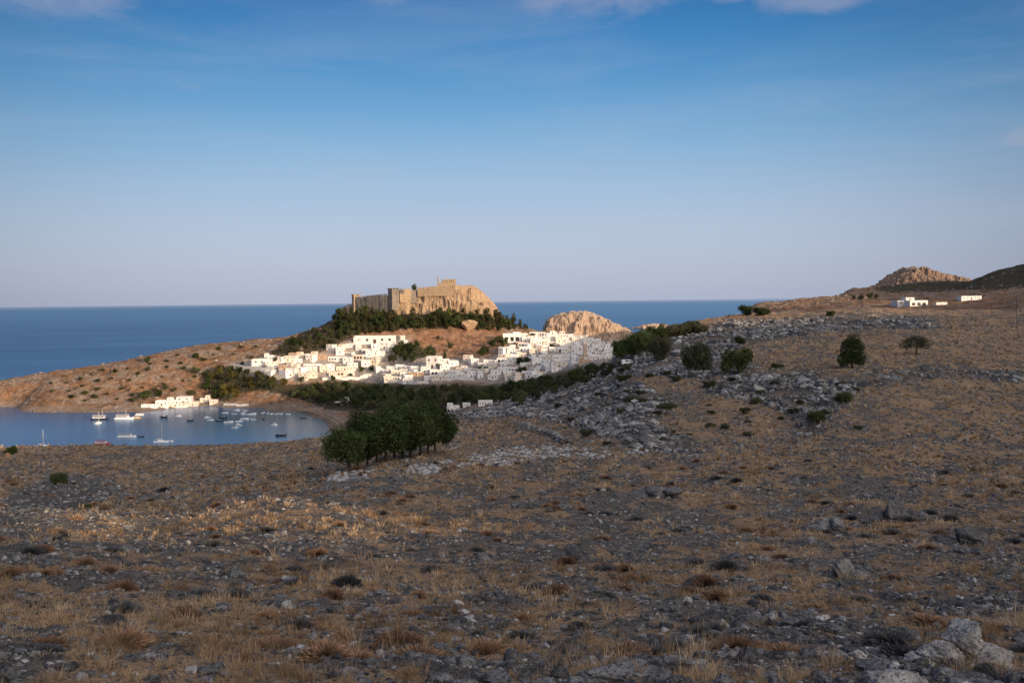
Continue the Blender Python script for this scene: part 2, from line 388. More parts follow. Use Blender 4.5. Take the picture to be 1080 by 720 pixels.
TOWN = [(240, 385), (275, 376), (330, 375), (375, 357), (430, 354), (436, 370), (460, 372), (470, 378), (520, 376), (545, 356), (600, 352), (668, 358), (672, 380), (615, 386), (590, 392), (560, 400), (530, 405), (500, 402), (450, 404), (400, 404), (340, 398), (300, 402), (262, 396)]
SCRUB = [[(212, 392), (245, 387), (275, 395), (300, 405), (345, 404), (380, 400), (445, 405), (510, 406), (560, 397), (600, 385), (665, 380), (665, 400), (560, 425), (440, 436), (345, 432), (300, 415), (270, 412), (225, 420)],
         [(335, 345), (352, 325), (400, 318), (540, 333), (560, 345), (500, 345), (440, 346), (395, 350), (350, 352)],
         [(280, 372), (330, 345), (350, 350), (372, 357), (330, 372), (300, 376)],
         [(920, 301), (950, 292), (985, 284), (1090, 250), (1300, 190), (1300, 296), (1090, 303), (1010, 307), (930, 309)]]
SHORE = [(140, 437), (165, 425), (200, 421), (235, 421), (250, 430), (240, 436), (150, 440)]
BEACH = [(296, 440), (300, 430), (335, 430), (360, 436), (372, 455), (345, 470), (330, 452)]
RED = [(385, 352), (430, 347), (520, 345), (540, 352), (525, 366), (470, 378), (440, 372), (400, 356)]

def far_zones(x, y, z):
    px, py = project(np.stack([x, y, z], 1))
    jx = 8 * fbm(x / 30, y / 30, 81, 3); jy = 3.5 * fbm(x / 30, y / 30, 85, 3)
    town = soft(px, py, TOWN, jx * .4, jy * .4)
    scr = np.zeros_like(town)
    for p in SCRUB: scr = np.maximum(scr, soft(px, py, p, jx, jy))
    red = soft(px, py, RED, jx * .5, jy * .5)
    pale = np.maximum(soft(px, py, SHORE, jx * .5, jy * .4), .55 * soft(px, py, BEACH, 0, 0))
    pale = np.maximum(pale, .6 * (1 - sstep(1.5, 5.0, z)) * (y > 500))
    return town, scr, red, pale, px, py

# ------------------------------------------------------------------ terrain meshes
def polar_mesh(az, D):
    A, DD = np.meshgrid(az, D); x = (np.sin(A) * DD).ravel(); y = (np.cos(A) * DD).ravel()
    z = ground(x, y)
    n, m = len(D), len(az)
    i = (np.arange(n - 1)[:, None] * m + np.arange(m - 1)[None, :]).ravel()
    F = np.stack([i, i + 1, i + m + 1, i + m], 1)
    return np.stack([x, y, z], 1), F

def near_material():
    t = NT('dry_hillside'); p = t.pos(); _, g, rk, wh, _a = t.attr('zone')
    n1 = t.noise(p, .45, 6, .65); n2 = t.noise(p, 3.2, 6, .7); n3 = t.noise(p, 14, 4, .7); vd = t.voro(p, 5.5); vs = t.voro(p, 2.1, 'Color')
    soil = t.mix(t.ramp(n2, .33, .67), (.047, .043, .040), (.205, .175, .142))
    straw = t.mix(t.ramp(n3, .33, .67), (.20, .128, .07), (.54, .37, .215)); straw = t.mix(t.math('MULTIPLY', n1, .45), straw, (.15, .08, .042))
    c = t.mix(t.math('MULTIPLY', t.ramp(t.math('ADD', g, t.math('MULTIPLY', t.math('SUBTRACT', n2, .5), 1.9)), .34, .80), .9), soil, straw)
    stone = t.mix(t.ramp(n3, .33, .67), (.05, .05, .053), (.30, .295, .29)); stone = t.mix(t.ramp(vd, .02, .42), stone, (.03, .03, .033))
    m = t.ramp(t.math('ADD', t.math('MULTIPLY', rk, .9), t.math('MULTIPLY', t.math('SUBTRACT', n2, .5), 1.3)), .3, .62)
    c = t.mix(m, c, stone)
    sp = t.math('MULTIPLY', t.ramp(t.noise(p, 26, 3, .6), .6, .68), .75); c = t.mix(sp, c, (.36, .35, .34))
    c = t.mix(t.math('MULTIPLY', wh, t.ramp(n2, .48, .62)), c, (.42, .40, .375))
    t.bump(t.math('ADD', t.math('MULTIPLY', n2, 1.0), t.math('MULTIPLY', n3, .45)), .9, .22)
    return t.done(c, .95)

def far_material():
    t = NT('coast_ground'); p = t.pos(); _, town, scr, red, pale = t.attr('zone')
    n1 = t.noise(p, .05, 8, .72); n2 = t.noise(p, .16, 8, .78); n3 = t.noise(p, .55, 5, .8)
    straw = t.mix(t.ramp(n2, .33, .67), (.17, .092, .05), (.60, .34, .185))
    rock = t.mix(t.ramp(n3, .33, .67), (.17, .135, .11), (.70, .54, .42))
    c = t.mix(t.ramp(n1, .44, .60), straw, rock)
    c = t.mix(t.math('MULTIPLY', t.ramp(n3, .60, .68), .7), c, (.50, .42, .34))
    c = t.mix(t.math('MULTIPLY', red, .75), c, t.mix(t.ramp(n2, .33, .67), (.34, .165, .09), (.64, .36, .21)))
    sc = t.ramp(t.math('ADD', t.math('MULTIPLY', scr, .5), t.math('MULTIPLY', n2, .6)), .52, .68)
    sc = t.math('MAXIMUM', sc, t.math('MULTIPLY', t.ramp(t.noise(p, .085, 7, .78), .55, .63), .85))
    c = t.mix(t.math('MULTIPLY', sc, .9), c, t.mix(t.ramp(n3, .33, .67), (.030, .033, .018), (.10, .095, .05)))
    c = t.mix(t.math('MULTIPLY', town, .88), c, t.mix(t.ramp(n3, .33, .67), (.40, .34, .29), (.80, .74, .67)))
    c = t.mix(t.math('MULTIPLY', pale, .85), c, t.mix(t.ramp(n3, .33, .67), (.26, .21, .17), (.52, .44, .36)))
    t.bump(t.math('ADD', n2, n3), 1.0, 4.5)
    return t.done(c, .95)

M_near, M_far = near_material(), far_material()
az_in = np.linspace(-.64, .64, 1080)
az_l = np.linspace(-math.pi, -.64, 150)[:-1]; az_r = np.concatenate([np.linspace(.64, 1.95, 100)[1:], np.linspace(1.95, 2.4, 220)[1:], np.linspace(2.4, math.pi, 40)[1:]])
V, F = polar_mesh(np.concatenate([az_l, az_in, az_r]), np.concatenate([[.05, .4], np.geomspace(.9, 432, 880)]))
g, rk, wh, _, _ = near_zones(V[:, 0], V[:, 1], V[:, 2])
tag(link('hillside', np_mesh('hillside', V, F, M_near, True, {'zone': np.stack([g, rk, wh], 1)})), 'dry stony hillside with straw grass sloping down to the bay', 'hillside', kind='structure')
V, F = polar_mesh(np.linspace(-.64, .66, 1400), np.concatenate([[430], np.arange(432, 1690, 2.2)]))
keep = (V[F, 2] > -3.5).any(1); F = F[keep]
town, scr, red, pale, px, py = far_zones(V[:, 0], V[:, 1], V[:, 2])
zone = np.stack([town, scr, red, pale], 1)
used = np.zeros(len(V), bool); used[F] = True; remap = np.cumsum(used) - 1
tag(link('coastal_land', np_mesh('coastal_land', V[used], remap[F], M_far, True, {'zone': zone[used]})), 'ochre coastal land with the headland, valley and far ridge round the bay', 'land', kind='structure')
azo = np.concatenate([np.linspace(.66, math.pi, 300)])
V, F = polar_mesh(azo, np.arange(430, 1690, 8.0))
tag(link('mountain', np_mesh('mountain', V, F, M_far, True, {'zone': np.zeros((len(V), 4))})), 'long dry mountain ridge on the sunset side of the hillside', 'mountain', kind='structure')

# ------------------------------------------------------------------ cliffs that rise out of the land
def crag_material(name, lo, hi, dark):
    t = NT(name); p = t.pos()
    n1 = t.noise(p, .06, 6, .65); n2 = t.noise(t.scale(p, (1, 1, .45)), .35, 6, .7); n3 = t.noise(p, 1.3, 4, .7)
    c = t.mix(n2, lo, hi); c = t.mix(t.math('MULTIPLY', n1, .5), c, tuple(v * .8 for v in hi))
    c = t.mix(t.math('MULTIPLY', t.ramp(t.noise(t.scale(p, (1, 1, .3)), .22, 6, .75), .56, .68), .7), c, dark)
    t.bump(t.math('ADD', n2, n3), 1.0, 2.0)
    return t.done(c, .95)

def crag(name, label, poly, top, w, res, mat, seed, flut=3.0, toprough=1.2):
    poly = np.array(poly, float); x0, y0 = poly.min(0) - 14; x1, y1 = poly.max(0) + 14
    X, Y = np.meshgrid(np.arange(x0, x1, res), np.arange(y0, y1, res)); x, y = X.ravel(), Y.ravel()
    ins = in_poly(x, y, poly); d = np.full(x.shape, 1e9)
    for i in range(len(poly)):
        a, b = poly[i], poly[(i + 1) % len(poly)]; e = b - a
        t = np.clip(((x - a[0]) * e[0] + (y - a[1]) * e[1]) / (e @ e), 0, 1)
        d = np.minimum(d, np.hypot(x - a[0] - t * e[0], y - a[1] - t * e[1]))
    d = np.where(ins, d, -d)
    d = d + flut * ridged(x / 22, y / 22, seed, 4) - flut * .4 + .5 * fbm(x / 4.2, y / 4.2, seed + 9, 3)
    base = ground(x, y)
    tz = np.interp(x, [p[0] for p in top], [p[1] for p in top])
    s = np.clip((d + 3) / w, 0, 1); s = 1 - (1 - s) ** 1.8
    st = s + .05 * np.sin(s * 17 + 3 * perlin(x / 14, y / 14, seed + 3)) + .10 * fbm(x / 8, (y + 40 * s) / 8, seed + 13, 3) * s * (1.2 - s)
    z = base + (tz - base) * np.clip(st, 0, 1) + toprough * s * (ridged(x / 11, y / 11, seed + 5, 4) - .6)
    z = np.where(d < -3, base - 2.0, z)
    k_ = np.clip(s * (1 - s) * 4, 0, 1)
    x = x + k_ * 2.2 * fbm(y / 9 + 3, z / 5.5, seed + 21, 4); y = y - k_ * (2.6 * fbm(x / 9, z / 5.5, seed + 25, 4) + .8 * ridged(x / 5, z / 3, seed + 29, 2))
    m, n = X.shape[1], X.shape[0]
    i = (np.arange(n - 1)[:, None] * m + np.arange(m - 1)[None, :]).ravel()
    F = np.stack([i, i + 1, i + m + 1, i + m], 1); F = F[(d[F] > -3.5).any(1)]
    V = np.stack([x, y, z], 1); used = np.zeros(len(V), bool); used[F] = True; rm = np.cumsum(used) - 1
    o = link(name, np_mesh(name, V[used], rm[F], mat, False)); tag(o, label, 'hill', kind='structure')
    return x, y, z

M_crag = crag_material('sandstone_cliff', (.30, .20, .125), (.72, .53, .36), (.13, .09, .065))
M_crag2 = crag_material('grey_cliff', (.30, .215, .16), (.74, .56, .43), (.14, .11, .095))
M_crag3 = crag_material('brown_cliff', (.15, .105, .08), (.48, .35, .27), (.08, .065, .055))
ACRO = [(-192, 1108), (-170, 1092), (-140, 1074), (-126, 1068), (-112, 1076), (-86, 1070), (-60, 1067), (-38, 1072), (-22, 1082), (-12, 1096), (-20, 1112), (-75, 1142), (-150, 1142), (-192, 1126)]
ACRO_TOP = [(-195, 90), (-172, 95), (-150, 97), (-132, 101), (-114, 107), (-80, 110), (-46, 112.5), (-36, 108), (-26, 98), (-10, 80)]
crag('acropolis_hill', 'sheer orange rock of the acropolis above the white village', ACRO, ACRO_TOP, 11, .55, M_crag, 131)
crag('rocky_hill', 'bare rounded rock hill behind the right end of the white village', [(40, 1190), (46, 1168), (70, 1158), (105, 1160), (150, 1178), (165, 1215), (110, 1250), (60, 1245), (40, 1225)],
     [(38, 60), (44, 70), (56, 75), (75, 78), (96, 78.5), (108, 73), (122, 67), (140, 59), (165, 46)], 16, .7, M_crag2, 151, 5.5, 3.2)
crag('summit_crag', 'jagged rocky summit on the far skyline to the right', [(500, 1450), (545, 1420), (575, 1402), (620, 1395), (680, 1405), (725, 1440), (700, 1480), (640, 1500), (560, 1490)],
     [(495, 98), (540, 103), (556, 108), (572, 118), (590, 129), (604, 135), (616, 136), (640, 127.5), (660, 123), (690, 118), (725, 104)], 30, .9, M_crag3, 171, 5.0, 5.0)
_reef = at(690, 345.5, 3900)
for k, (px, w) in enumerate(((672, 40), (690, 62), (707, 30))):
    pass

# ------------------------------------------------------------------ sea
def sea_material():
    t = NT('sea_water'); p = t.pos()
    dist = t.new('ShaderNodeVectorMath', operation='DISTANCE'); t.put(dist.inputs[0], p); dist.inputs[1].default_value = (-190, 745, 0)
    shal = t.ramp(dist.outputs['Value'], 190, 35)
    n = t.noise(t.scale(p, (1, 2.2, 1)), .0016, 5, .6)
    deep_hazed = t.mix(t.ramp(n, .33, .67), (.052, .160, .325), (.074, .200, .385))
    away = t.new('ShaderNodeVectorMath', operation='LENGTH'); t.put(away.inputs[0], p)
    deep_hazed = t.mix(t.ramp(away.outputs['Value'], 1500, 9000), deep_hazed, (.115, .265, .455)); deep_hazed = t.mix(t.ramp(away.outputs['Value'], 9000, 60000), deep_hazed, (.36, .47, .635))  # distance haze painted into the water colour, paler towards the horizon
    east = t.new('ShaderNodeSeparateXYZ'); t.put(east.inputs[0], p); ratio = t.math('DIVIDE', east.outputs[0], away.outputs['Value']); deep_hazed = t.mix(t.ramp(ratio, -.6, .3), t.mix(1.0, deep_hazed, (.72, .78, .82), 'MULTIPLY'), deep_hazed)
    base = t.mix(t.math('MULTIPLY', shal, .75), deep_hazed, (.115, .165, .145))
    d = t.new('ShaderNodeBsdfDiffuse'); t.put(d.inputs['Color'], base)
    gl = t.new('ShaderNodeBsdfGlossy'); gl.inputs['Roughness'].default_value = .16; gl.inputs['Color'].default_value = (.8, .88, 1, 1)
    w1 = t.noise(t.scale(p, (1, 1.8, 1)), .55, 4, .65); w2 = t.noise(t.scale(p, (1, 2.0, 1)), .09, 3, .6)
    b = t.new('ShaderNodeBump'); b.inputs['Strength'].default_value = .25; b.inputs['Distance'].default_value = .35
    t.put(b.inputs['Height'], t.math('ADD', w1, w2)); t.l.new(b.outputs[0], gl.inputs['Normal']); 
    bay = t.ramp(t.math('MULTIPLY', dist.outputs['Value'], 1.0), 900, 350)
    ms = t.new('ShaderNodeMixShader'); t.put(ms.inputs[0], t.math('ADD', t.math('MULTIPLY', bay, .30), .14))
    t.l.new(d.outputs[0], ms.inputs[1]); t.l.new(gl.outputs[0], ms.inputs[2])
    t.l.new(ms.outputs[0], t.n['Material Output'].inputs['Surface'])
    return t.m
S = 90000.0
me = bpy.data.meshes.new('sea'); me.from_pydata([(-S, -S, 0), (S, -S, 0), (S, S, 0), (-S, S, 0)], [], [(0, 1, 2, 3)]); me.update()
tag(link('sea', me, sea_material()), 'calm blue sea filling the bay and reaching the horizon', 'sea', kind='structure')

# ------------------------------------------------------------------ sky and sun
w = bpy.data.worlds.new('World'); scene.world = w; w.use_nodes = True
wn, wl = w.node_tree.nodes, w.node_tree.links; wn.clear()
class WT(NT):
    def __init__(s): s.n, s.l, s._co = wn, wl, None
t = WT()
sky = wn.new('ShaderNodeTexSky'); sky.sky_type = 'NISHITA'; sky.sun_disc = False
sky.sun_elevation = R(SUN_EL); sky.sun_rotation = R(135); sky.air_density = 1.0; sky.dust_density = 1.5; sky.ozone_density = 2.0
tc = wn.new('ShaderNodeTexCoord'); vec = tc.outputs['Generated']
sep = wn.new('ShaderNodeSeparateXYZ'); wl.new(vec, sep.inputs[0]); el = sep.outputs['Z']
rp = wn.new('ShaderNodeValToRGB'); wl.new(el, rp.inputs[0])
STOPS_OLD = [(0.0, (.34, .40, .55)), (.035, (.40, .455, .61)), (.10, (.37, .47, .68)), (.18, (.25, .43, .72)), (.25, (.135, .33, .66)), (.33, (.065, .215, .52)), (.55, (.04, .12, .33)), (1.0, (.03, .075, .22))]
STOPS = [(0.0, (.47, .52, .68)), (.04, (.54, .60, .755)), (.09, (.49, .61, .80)), (.165, (.235, .485, .765)), (.235, (.07, .305, .645)), (.30, (.025, .19, .51)), (.45, (.022, .10, .36)), (1.0, (.022, .07, .25))]
cr = rp.color_ramp; cr.interpolation = 'B_SPLINE'
while len(cr.elements) < len(STOPS): cr.elements.new(.5)
for e, (p_, c_) in zip(cr.elements, STOPS): e.position = p_; e.color = c_ + (1,)
view = wn.new('ShaderNodeVectorMath'); view.operation = 'DOT_PRODUCT'; wl.new(vec, view.inputs[0])
view.inputs[1].default_value = (math.sin(R(-2)), math.cos(R(-2)), 0)
side_f = t.ramp(view.outputs['Value'], .80, .995)                       # vignette painted into the sky: darker to both sides of the view axis
ramp_c = t.mix(1.0, rp.outputs[0], t.mix(side_f, (.60, .62, .66), (1, 1, 1)), 'MULTIPLY')
sunv = wn.new('ShaderNodeVectorMath'); sunv.operation = 'DOT_PRODUCT'; wl.new(vec, sunv.inputs[0])
sunv.inputs[1].default_value = (SU[0] * math.cos(R(SUN_EL)), SU[1] * math.cos(R(SUN_EL)), math.sin(R(SUN_EL)))
glow = t.ramp(sunv.outputs['Value'], .0, 1.0)
ramp_c = t.mix(glow, ramp_c, (2.35, 2.15, 2.0))
# thin clouds high in the sky and one low on the right
def spot(az, elv, wd, ht):
    d = (math.sin(R(az)) * math.cos(R(elv)), math.cos(R(az)) * math.cos(R(elv)), math.sin(R(elv)))
    m_ = wn.new('ShaderNodeVectorMath'); m_.operation = 'SUBTRACT'; wl.new(vec, m_.inputs[0]); m_.inputs[1].default_value = d
    l_ = wn.new('ShaderNodeVectorMath'); l_.operation = 'LENGTH'; wl.new(t.scale(m_.outputs[0], (1 / R(wd), 1 / R(wd), 1 / R(ht))), l_.inputs[0])
    return t.ramp(l_.outputs['Value'], 1.0, .25)
cn = t.noise(t.scale(vec, (1, 1, 2.4)), 11.0, 7, .62, .3)
msk = spot(-26, 17.0, 8.5, 3.2)
for q in ((6.5, 17.6, 6.5, 2.4), (2, 17.6, 3, 1.8), (18, 16.8, 5, 1.8), (28.6, 8.4, 2.8, 1.0), (13, 17.4, 2.4, 1.2), (-8, 17.8, 3, 1.4)): msk = t.math('MAXIMUM', msk, spot(*q))
cl = t.ramp(t.math('ADD', t.math('MULTIPLY', msk, .42), cn), .62, 1.0)
hz = t.noise(t.scale(vec, (1, 1, 7)), 3.2, 5, .6, .5)
ramp_c = t.mix(t.math('MULTIPLY', t.ramp(hz, .40, .75), .16), ramp_c, (.50, .55, .68))
ramp_c = t.mix(t.math('MULTIPLY', cl, .45), ramp_c, (.42, .43, .55))
mul = wn.new('ShaderNodeVectorMath'); mul.operation = 'SCALE'; wl.new(ramp_c, mul.inputs[0]); mul.inputs['Scale'].default_value = 10.0
fin = t.mix(.85, sky.outputs[0], mul.outputs[0])
bg = wn.new('ShaderNodeBackground'); bg.inputs['Strength'].default_value = .1; wl.new(fin, bg.inputs[0])
wo = wn.new('ShaderNodeOutputWorld'); wl.new(bg.outputs[0], wo.inputs[0])
sd = bpy.data.lights.new('sun', 'SUN'); sd.energy = 5.0; sd.angle = R(.5); sd.color = (1.0, .715, .455)
so = bpy.data.objects.new('sun', sd); COL.objects.link(so); so.location = (300, -300, 400)
dirv = Vector((SU[0] * math.cos(R(SUN_EL)), SU[1] * math.cos(R(SUN_EL)), math.sin(R(SUN_EL))))
so.rotation_euler = dirv.to_track_quat('Z', 'Y').to_euler()
scene.view_settings.view_transform = 'Standard'; scene.view_settings.look = 'None'; scene.view_settings.exposure = 0
# ------------------------------------------------------------------ merged scatter (for what nobody could count)
def merge(variants, pick, pos, rot, scl, tint=None):
    """many transformed copies of a few (V, F) shapes in one vertex/face pair; rot: yaw; scl: (n,3)"""
    VV, FF, TT, off = [], [], [], 0
    for k, (bv, bf) in enumerate(variants):
        ix = np.nonzero(pick == k)[0]
        if len(ix) == 0: continue
        v = bv[None] * scl[ix][:, None, :]
        c, s_ = np.cos(rot[ix])[:, None], np.sin(rot[ix])[:, None]
        x = v[..., 0] * c - v[..., 1] * s_; y = v[..., 0] * s_ + v[..., 1] * c
        v = np.stack([x, y, v[..., 2]], -1) + pos[ix][:, None, :]
        nb = len(bv)
        f = bf[None] + (off + np.arange(len(ix)) * nb)[:, None, None]
        VV.append(v.reshape(-1, 3)); FF.append(f.reshape(-1, bf.shape[1])); off += nb * len(ix)
        if tint is not None: TT.append(np.repeat(tint[ix], nb, 0))
    return np.concatenate(VV), np.concatenate(FF), (np.concatenate(TT) if tint is not None else None)

def ico(sub):
    import bmesh
    bm = bmesh.new(); bmesh.ops.create_icosphere(bm, subdivisions=sub, radius=1.0)
    bm.verts.ensure_lookup_table(); V = np.array([v.co[:] for v in bm.verts]); F = np.array([[v.index for v in f.verts] for f in bm.faces]); bm.free()
    return V, F

def rock_shape(seed, sub, rough=.10):
    """a broken limestone block: a ball cut by random planes, then pitted"""
    r = np.random.default_rng(seed); V, F = ico(sub)
    n = r.normal(size=(11, 3)); n /= np.linalg.norm(n, axis=1)[:, None]
    dd = r.uniform(.48, .95, 11)
    dot = V @ n.T
    rad = np.where(dot > .05, dd / np.maximum(dot, .05), 9).min(1); rad = np.minimum(rad, 1.15)
    q = V * 2.2 + seed
    rad = rad * (1 + rough * (perlin(q[:, 0] + q[:, 2], q[:, 1] - q[:, 2], seed) + .6 * perlin(2.6 * q[:, 0], 2.6 * (q[:, 1] + q[:, 2]), seed + 1)))
    if sub >= 4:
        rad = rad * (1 + .05 * perlin(q[:, 0] * 5 + q[:, 2] * 3, q[:, 1] * 5 - q[:, 2] * 4, seed + 2) - .05 * np.abs(perlin(q[:, 0] * 3 - q[:, 1] * 2, q[:, 2] * 5, seed + 5)))
    V = V * rad[:, None] * np.array([1.0, r.uniform(.7, 1.0), r.uniform(.55, .85)])
    return V, F

def rock_material():
    t = NT('limestone'); p = t.co(); w_ = t.pos(); col, r_, g_, b_, _a = t.attr('tint')
    n = t.noise(w_, 3.5, 7, .72); n2 = t.noise(w_, 19, 4, .7); n3 = t.noise(w_, 60, 3, .7)
    c = t.mix(t.ramp(n, .33, .67), (.14, .14, .142), (.44, .43, .41))
    c = t.mix(t.math('MULTIPLY', t.ramp(n2, .50, .62), .8), c, (.06, .06, .062))
    c = t.mix(t.math('MULTIPLY', t.ramp(n3, .58, .66), .7), c, (.55, .53, .50))
    c = t.mix(1.0, c, col, 'MULTIPLY')
    t.bump(t.math('ADD', n2, n), 1.0, .06)
    return t.done(c, .95)
def rock_material_thing():
    t = NT('limestone_block'); w_ = t.pos(); rnd = t.rand()
    n = t.noise(w_, 3.5, 7, .72); n2 = t.noise(w_, 21, 4, .7); n3 = t.noise(w_, 70, 3, .7)
    c = t.mix(t.ramp(n, .33, .67), (.13, .13, .133), (.42, .41, .39))
    c = t.mix(t.math('MULTIPLY', t.ramp(n2, .50, .60), .85), c, (.05, .05, .053))
    c = t.mix(t.math('MULTIPLY', t.ramp(n3, .57, .65), .7), c, (.58, .56, .53))
    c = t.mix(1.0, c, t.mix(rnd, (.25, .26, .29), (.85, .86, .88)), 'MULTIPLY')
    t.bump(t.math('ADD', t.math('ADD', n2, n), t.math('MULTIPLY', n3, .4)), 1.0, .05)
    return t.done(c, .95)
M_rock, M_block = rock_material(), rock_material_thing()
def rock_material_pale():
    t = NT('pale_limestone'); w_ = t.pos(); rnd = t.rand()
    n = t.noise(w_, 4, 6, .7); n2 = t.noise(w_, 24, 4, .7)
    c = t.mix(t.ramp(n, .33, .67), (.34, .33, .31), (.66, .64, .60)); c = t.mix(t.math('MULTIPLY', t.ramp(n2, .52, .60), .8), c, (.10, .10, .10))
    c = t.mix(1.0, c, t.mix(rnd, (.7, .7, .72), (1.1, 1.08, 1.05)), 'MULTIPLY')
    t.bump(t.math('ADD', n2, n), 1.0, .05)
    return t.done(c, .95)
M_pale = rock_material_pale()

def scatter(n, d0, d1, pw=1.0, px0=-60, px1=1140):
    """points on the near hillside, denser towards the viewpoint as they look from it"""
    u = rng.uniform(size=n)
    D = np.exp(math.log(d0) + (math.log(d1) - math.log(d0)) * u ** pw)
    a = rng.uniform(-.5, .5, n) * 1.12 * (1 + .75 * (1 - sstep(14, 60, D)) + .10)
    x, y = np.sin(a) * D, np.cos(a) * D
    z = ground(x, y)
    return x, y, z, D

# candidates for stones
x, y, z, D = scatter(385000, 7.0, 400, .62)
g, rk, wh, px, py = near_zones(x, y, z)
clus = sstep(-.15, .5, fbm(x / 2.2, y / 2.2, 301, 3))
dens = np.clip(.03 + .13 * sstep(45, 110, D) * sstep(-.4, .4, fbm(x / 5, y / 5, 331, 3)) + .20 * clus * (1 - g) + 0.64 * rk * (.2 + .8 * sstep(-.35, .45, fbm(x / 6, y / 6, 311, 4))) + .30 * wh, 0, 1) * np.where(D > 60, 1.0, .6)
keep = (rng.uniform(size=len(x)) < dens) & (py < 760) & (np.hypot(x, y) < 390)
x, y, z, D, rk, wh, g = [q[keep] for q in (x, y, z, D, rk, wh, g)]
size = np.exp(rng.normal(math.log(.05), .6, len(x))) * (1 + 1.1 * rk)
size = np.where(rk > .5, np.exp(rng.normal(math.log(.20), .72, len(x))), size); size = np.where(wh > .5, np.exp(rng.normal(math.log(.22), .55, len(x))), size)
size = np.clip(np.maximum(size, D * np.exp(rng.normal(math.log(.0015), .42, len(x)))), .02, 1.25)
size = np.where(rk > .65, size, np.minimum(size, .30)); size = np.where(D < 24, np.minimum(size, .14), size)
app = size / D * ((px > -15) & (px < 1095) & (py < 735))[keep]
order = np.argsort(-app)
tint = np.where(wh > .5, rng.uniform(1.1, 1.7, len(x)), np.where(rk > .5, rng.uniform(.3, 1.35, len(x)) * (.75 + .5 * rng.uniform(size=len(x))), np.where(rng.uniform(size=len(x)) < .12, rng.uniform(.9, 1.4, len(x)), rng.uniform(.25, .85, len(x)))))
far_pale = sstep(120, 60, D) * 0
tint3 = np.stack([tint * 1.0, tint, tint * 1.01], 1)
NROCK = 292
big, small = order[:NROCK], order[NROCK:]
ROCKS = [np_mesh('limestone_rock', *rock_shape(500 + k, 4, .12), M_block) for k in range(14)]
ROCKS_P = []
for m_ in ROCKS[:6]:
    c = m_.copy(); c.materials.clear(); c.materials.append(M_pale); ROCKS_P.append(c)
BIG = [(x[i], y[i], z[i], size[i], D[i], wh[i]) for i in big]
v2 = [rock_shape(520 + k, 3) for k in range(9)]; v1 = [rock_shape(540 + k, 2) for k in range(9)]
sm_a = small[app[small] > .0034]; sm_b = small[app[small] <= .0034]
nx, ny, nz, nD = scatter(205000, 7.5, 70, .8)
ng, nrk, nwh, _p, _q = near_zones(nx, ny, nz)
nk = (rng.uniform(size=len(nx)) < .25 + .75 * (1 - ng) * sstep(-.5, .4, fbm(nx / .9, ny / .9, 321, 3))) & (_q < 760)
nx, ny, nz, nD = nx[nk], ny[nk], nz[nk], nD[nk]
nsz = np.clip(np.exp(rng.normal(math.log(.022), .55, len(nx))), .008, .085) * (1 + .012 * nD)
parts_ = []
v0 = [rock_shape(580 + k, 1) for k in range(8)]
nn = len(nx); ntn = np.where(rng.uniform(size=nn) < .2, rng.uniform(.9, 1.7, nn), rng.uniform(.25, .85, nn))
parts_.append(merge(v0, rng.integers(0, 8, nn), np.stack([nx, ny, nz + .2 * nsz], 1), rng.uniform(0, 6.28, nn), nsz[:, None] * np.stack([rng.uniform(.8, 1.4, nn), rng.uniform(.8, 1.3, nn), rng.uniform(.5, 1.0, nn)], 1), np.stack([ntn, ntn, ntn * 1.02], 1)))
for vs, ix in ((v2, sm_a), (v1, sm_b)):
    n = len(ix); sc = size[ix][:, None] * np.stack([rng.uniform(.8, 1.25, n), rng.uniform(.8, 1.25, n), rng.uniform(.65, 1.1, n)], 1)
    P = np.stack([x[ix], y[ix], z[ix] + .10 * size[ix]], 1)
    parts_.append(merge(vs, rng.integers(0, len(vs), n), P, rng.uniform(0, 6.28, n), sc, tint3[ix]))
o = 0; VV, FF, TT = [], [], []
for v, f, tt in parts_:
    VV.append(v); FF.append(f + o); TT.append(tt); o += len(v)
tag(link('rubble', np_mesh('rubble', np.concatenate(VV), np.concatenate(FF), M_rock, False, {'tint': np.concatenate(TT)})), 'countless grey limestone stones strewn over the dry hillside', 'rubble', kind='stuff')
print('stones', len(small), 'faces', sum(len(f) for f in FF))

def where_words(px, py):
    a = 'left' if px < 330 else 'middle' if px < 720 else 'right'
    return a

_zone_names = [(lambda px, py: py > 660, 'in the straw grass at the foot of the slope'), (lambda px, py: py > 610, 'among the near grass tufts'), (lambda px, py: py > 560, 'on the open stony ground below the tree clump'),
               (lambda px, py: py > 515, 'on the brown slope below the pale rubble band'), (lambda px, py: py > 470, 'near the pale rubble band under the trees'), (lambda px, py: True, 'on the stony slope above the grass field')]
def zone_of(px, py):
    for f, nme in _zone_names:
        if f(px, py): return nme
for k, (X, Y, Z_, s_, d_, w_) in enumerate(BIG):
    r = random.Random(k)
    me = ROCKS_P[k % 6] if w_ > .5 or r.random() < .06 else ROCKS[k % 14]
    o = link('limestone_rock', me, None, None, (X, Y, Z_ + .10 * s_), r.uniform(0, 6.28), (s_ * r.uniform(.85, 1.3), s_ * r.uniform(.8, 1.2), s_ * r.uniform(.6, 1.0)))
    q = project(np.array([[X, Y, Z_]])); zn = zone_of(q[0][0], q[1][0]); sd_ = where_words(q[0][0], q[1][0])
    tone = 'pale' if me in ROCKS_P else 'grey'
    sz = 'small' if s_ < .12 else 'knee-high' if s_ > .35 else 'angular'
    tag(o, f'{tone} {sz} rock {zn}, {sd_} side', 'rock', f'{tone} {sz} rocks {zn}, {sd_}')

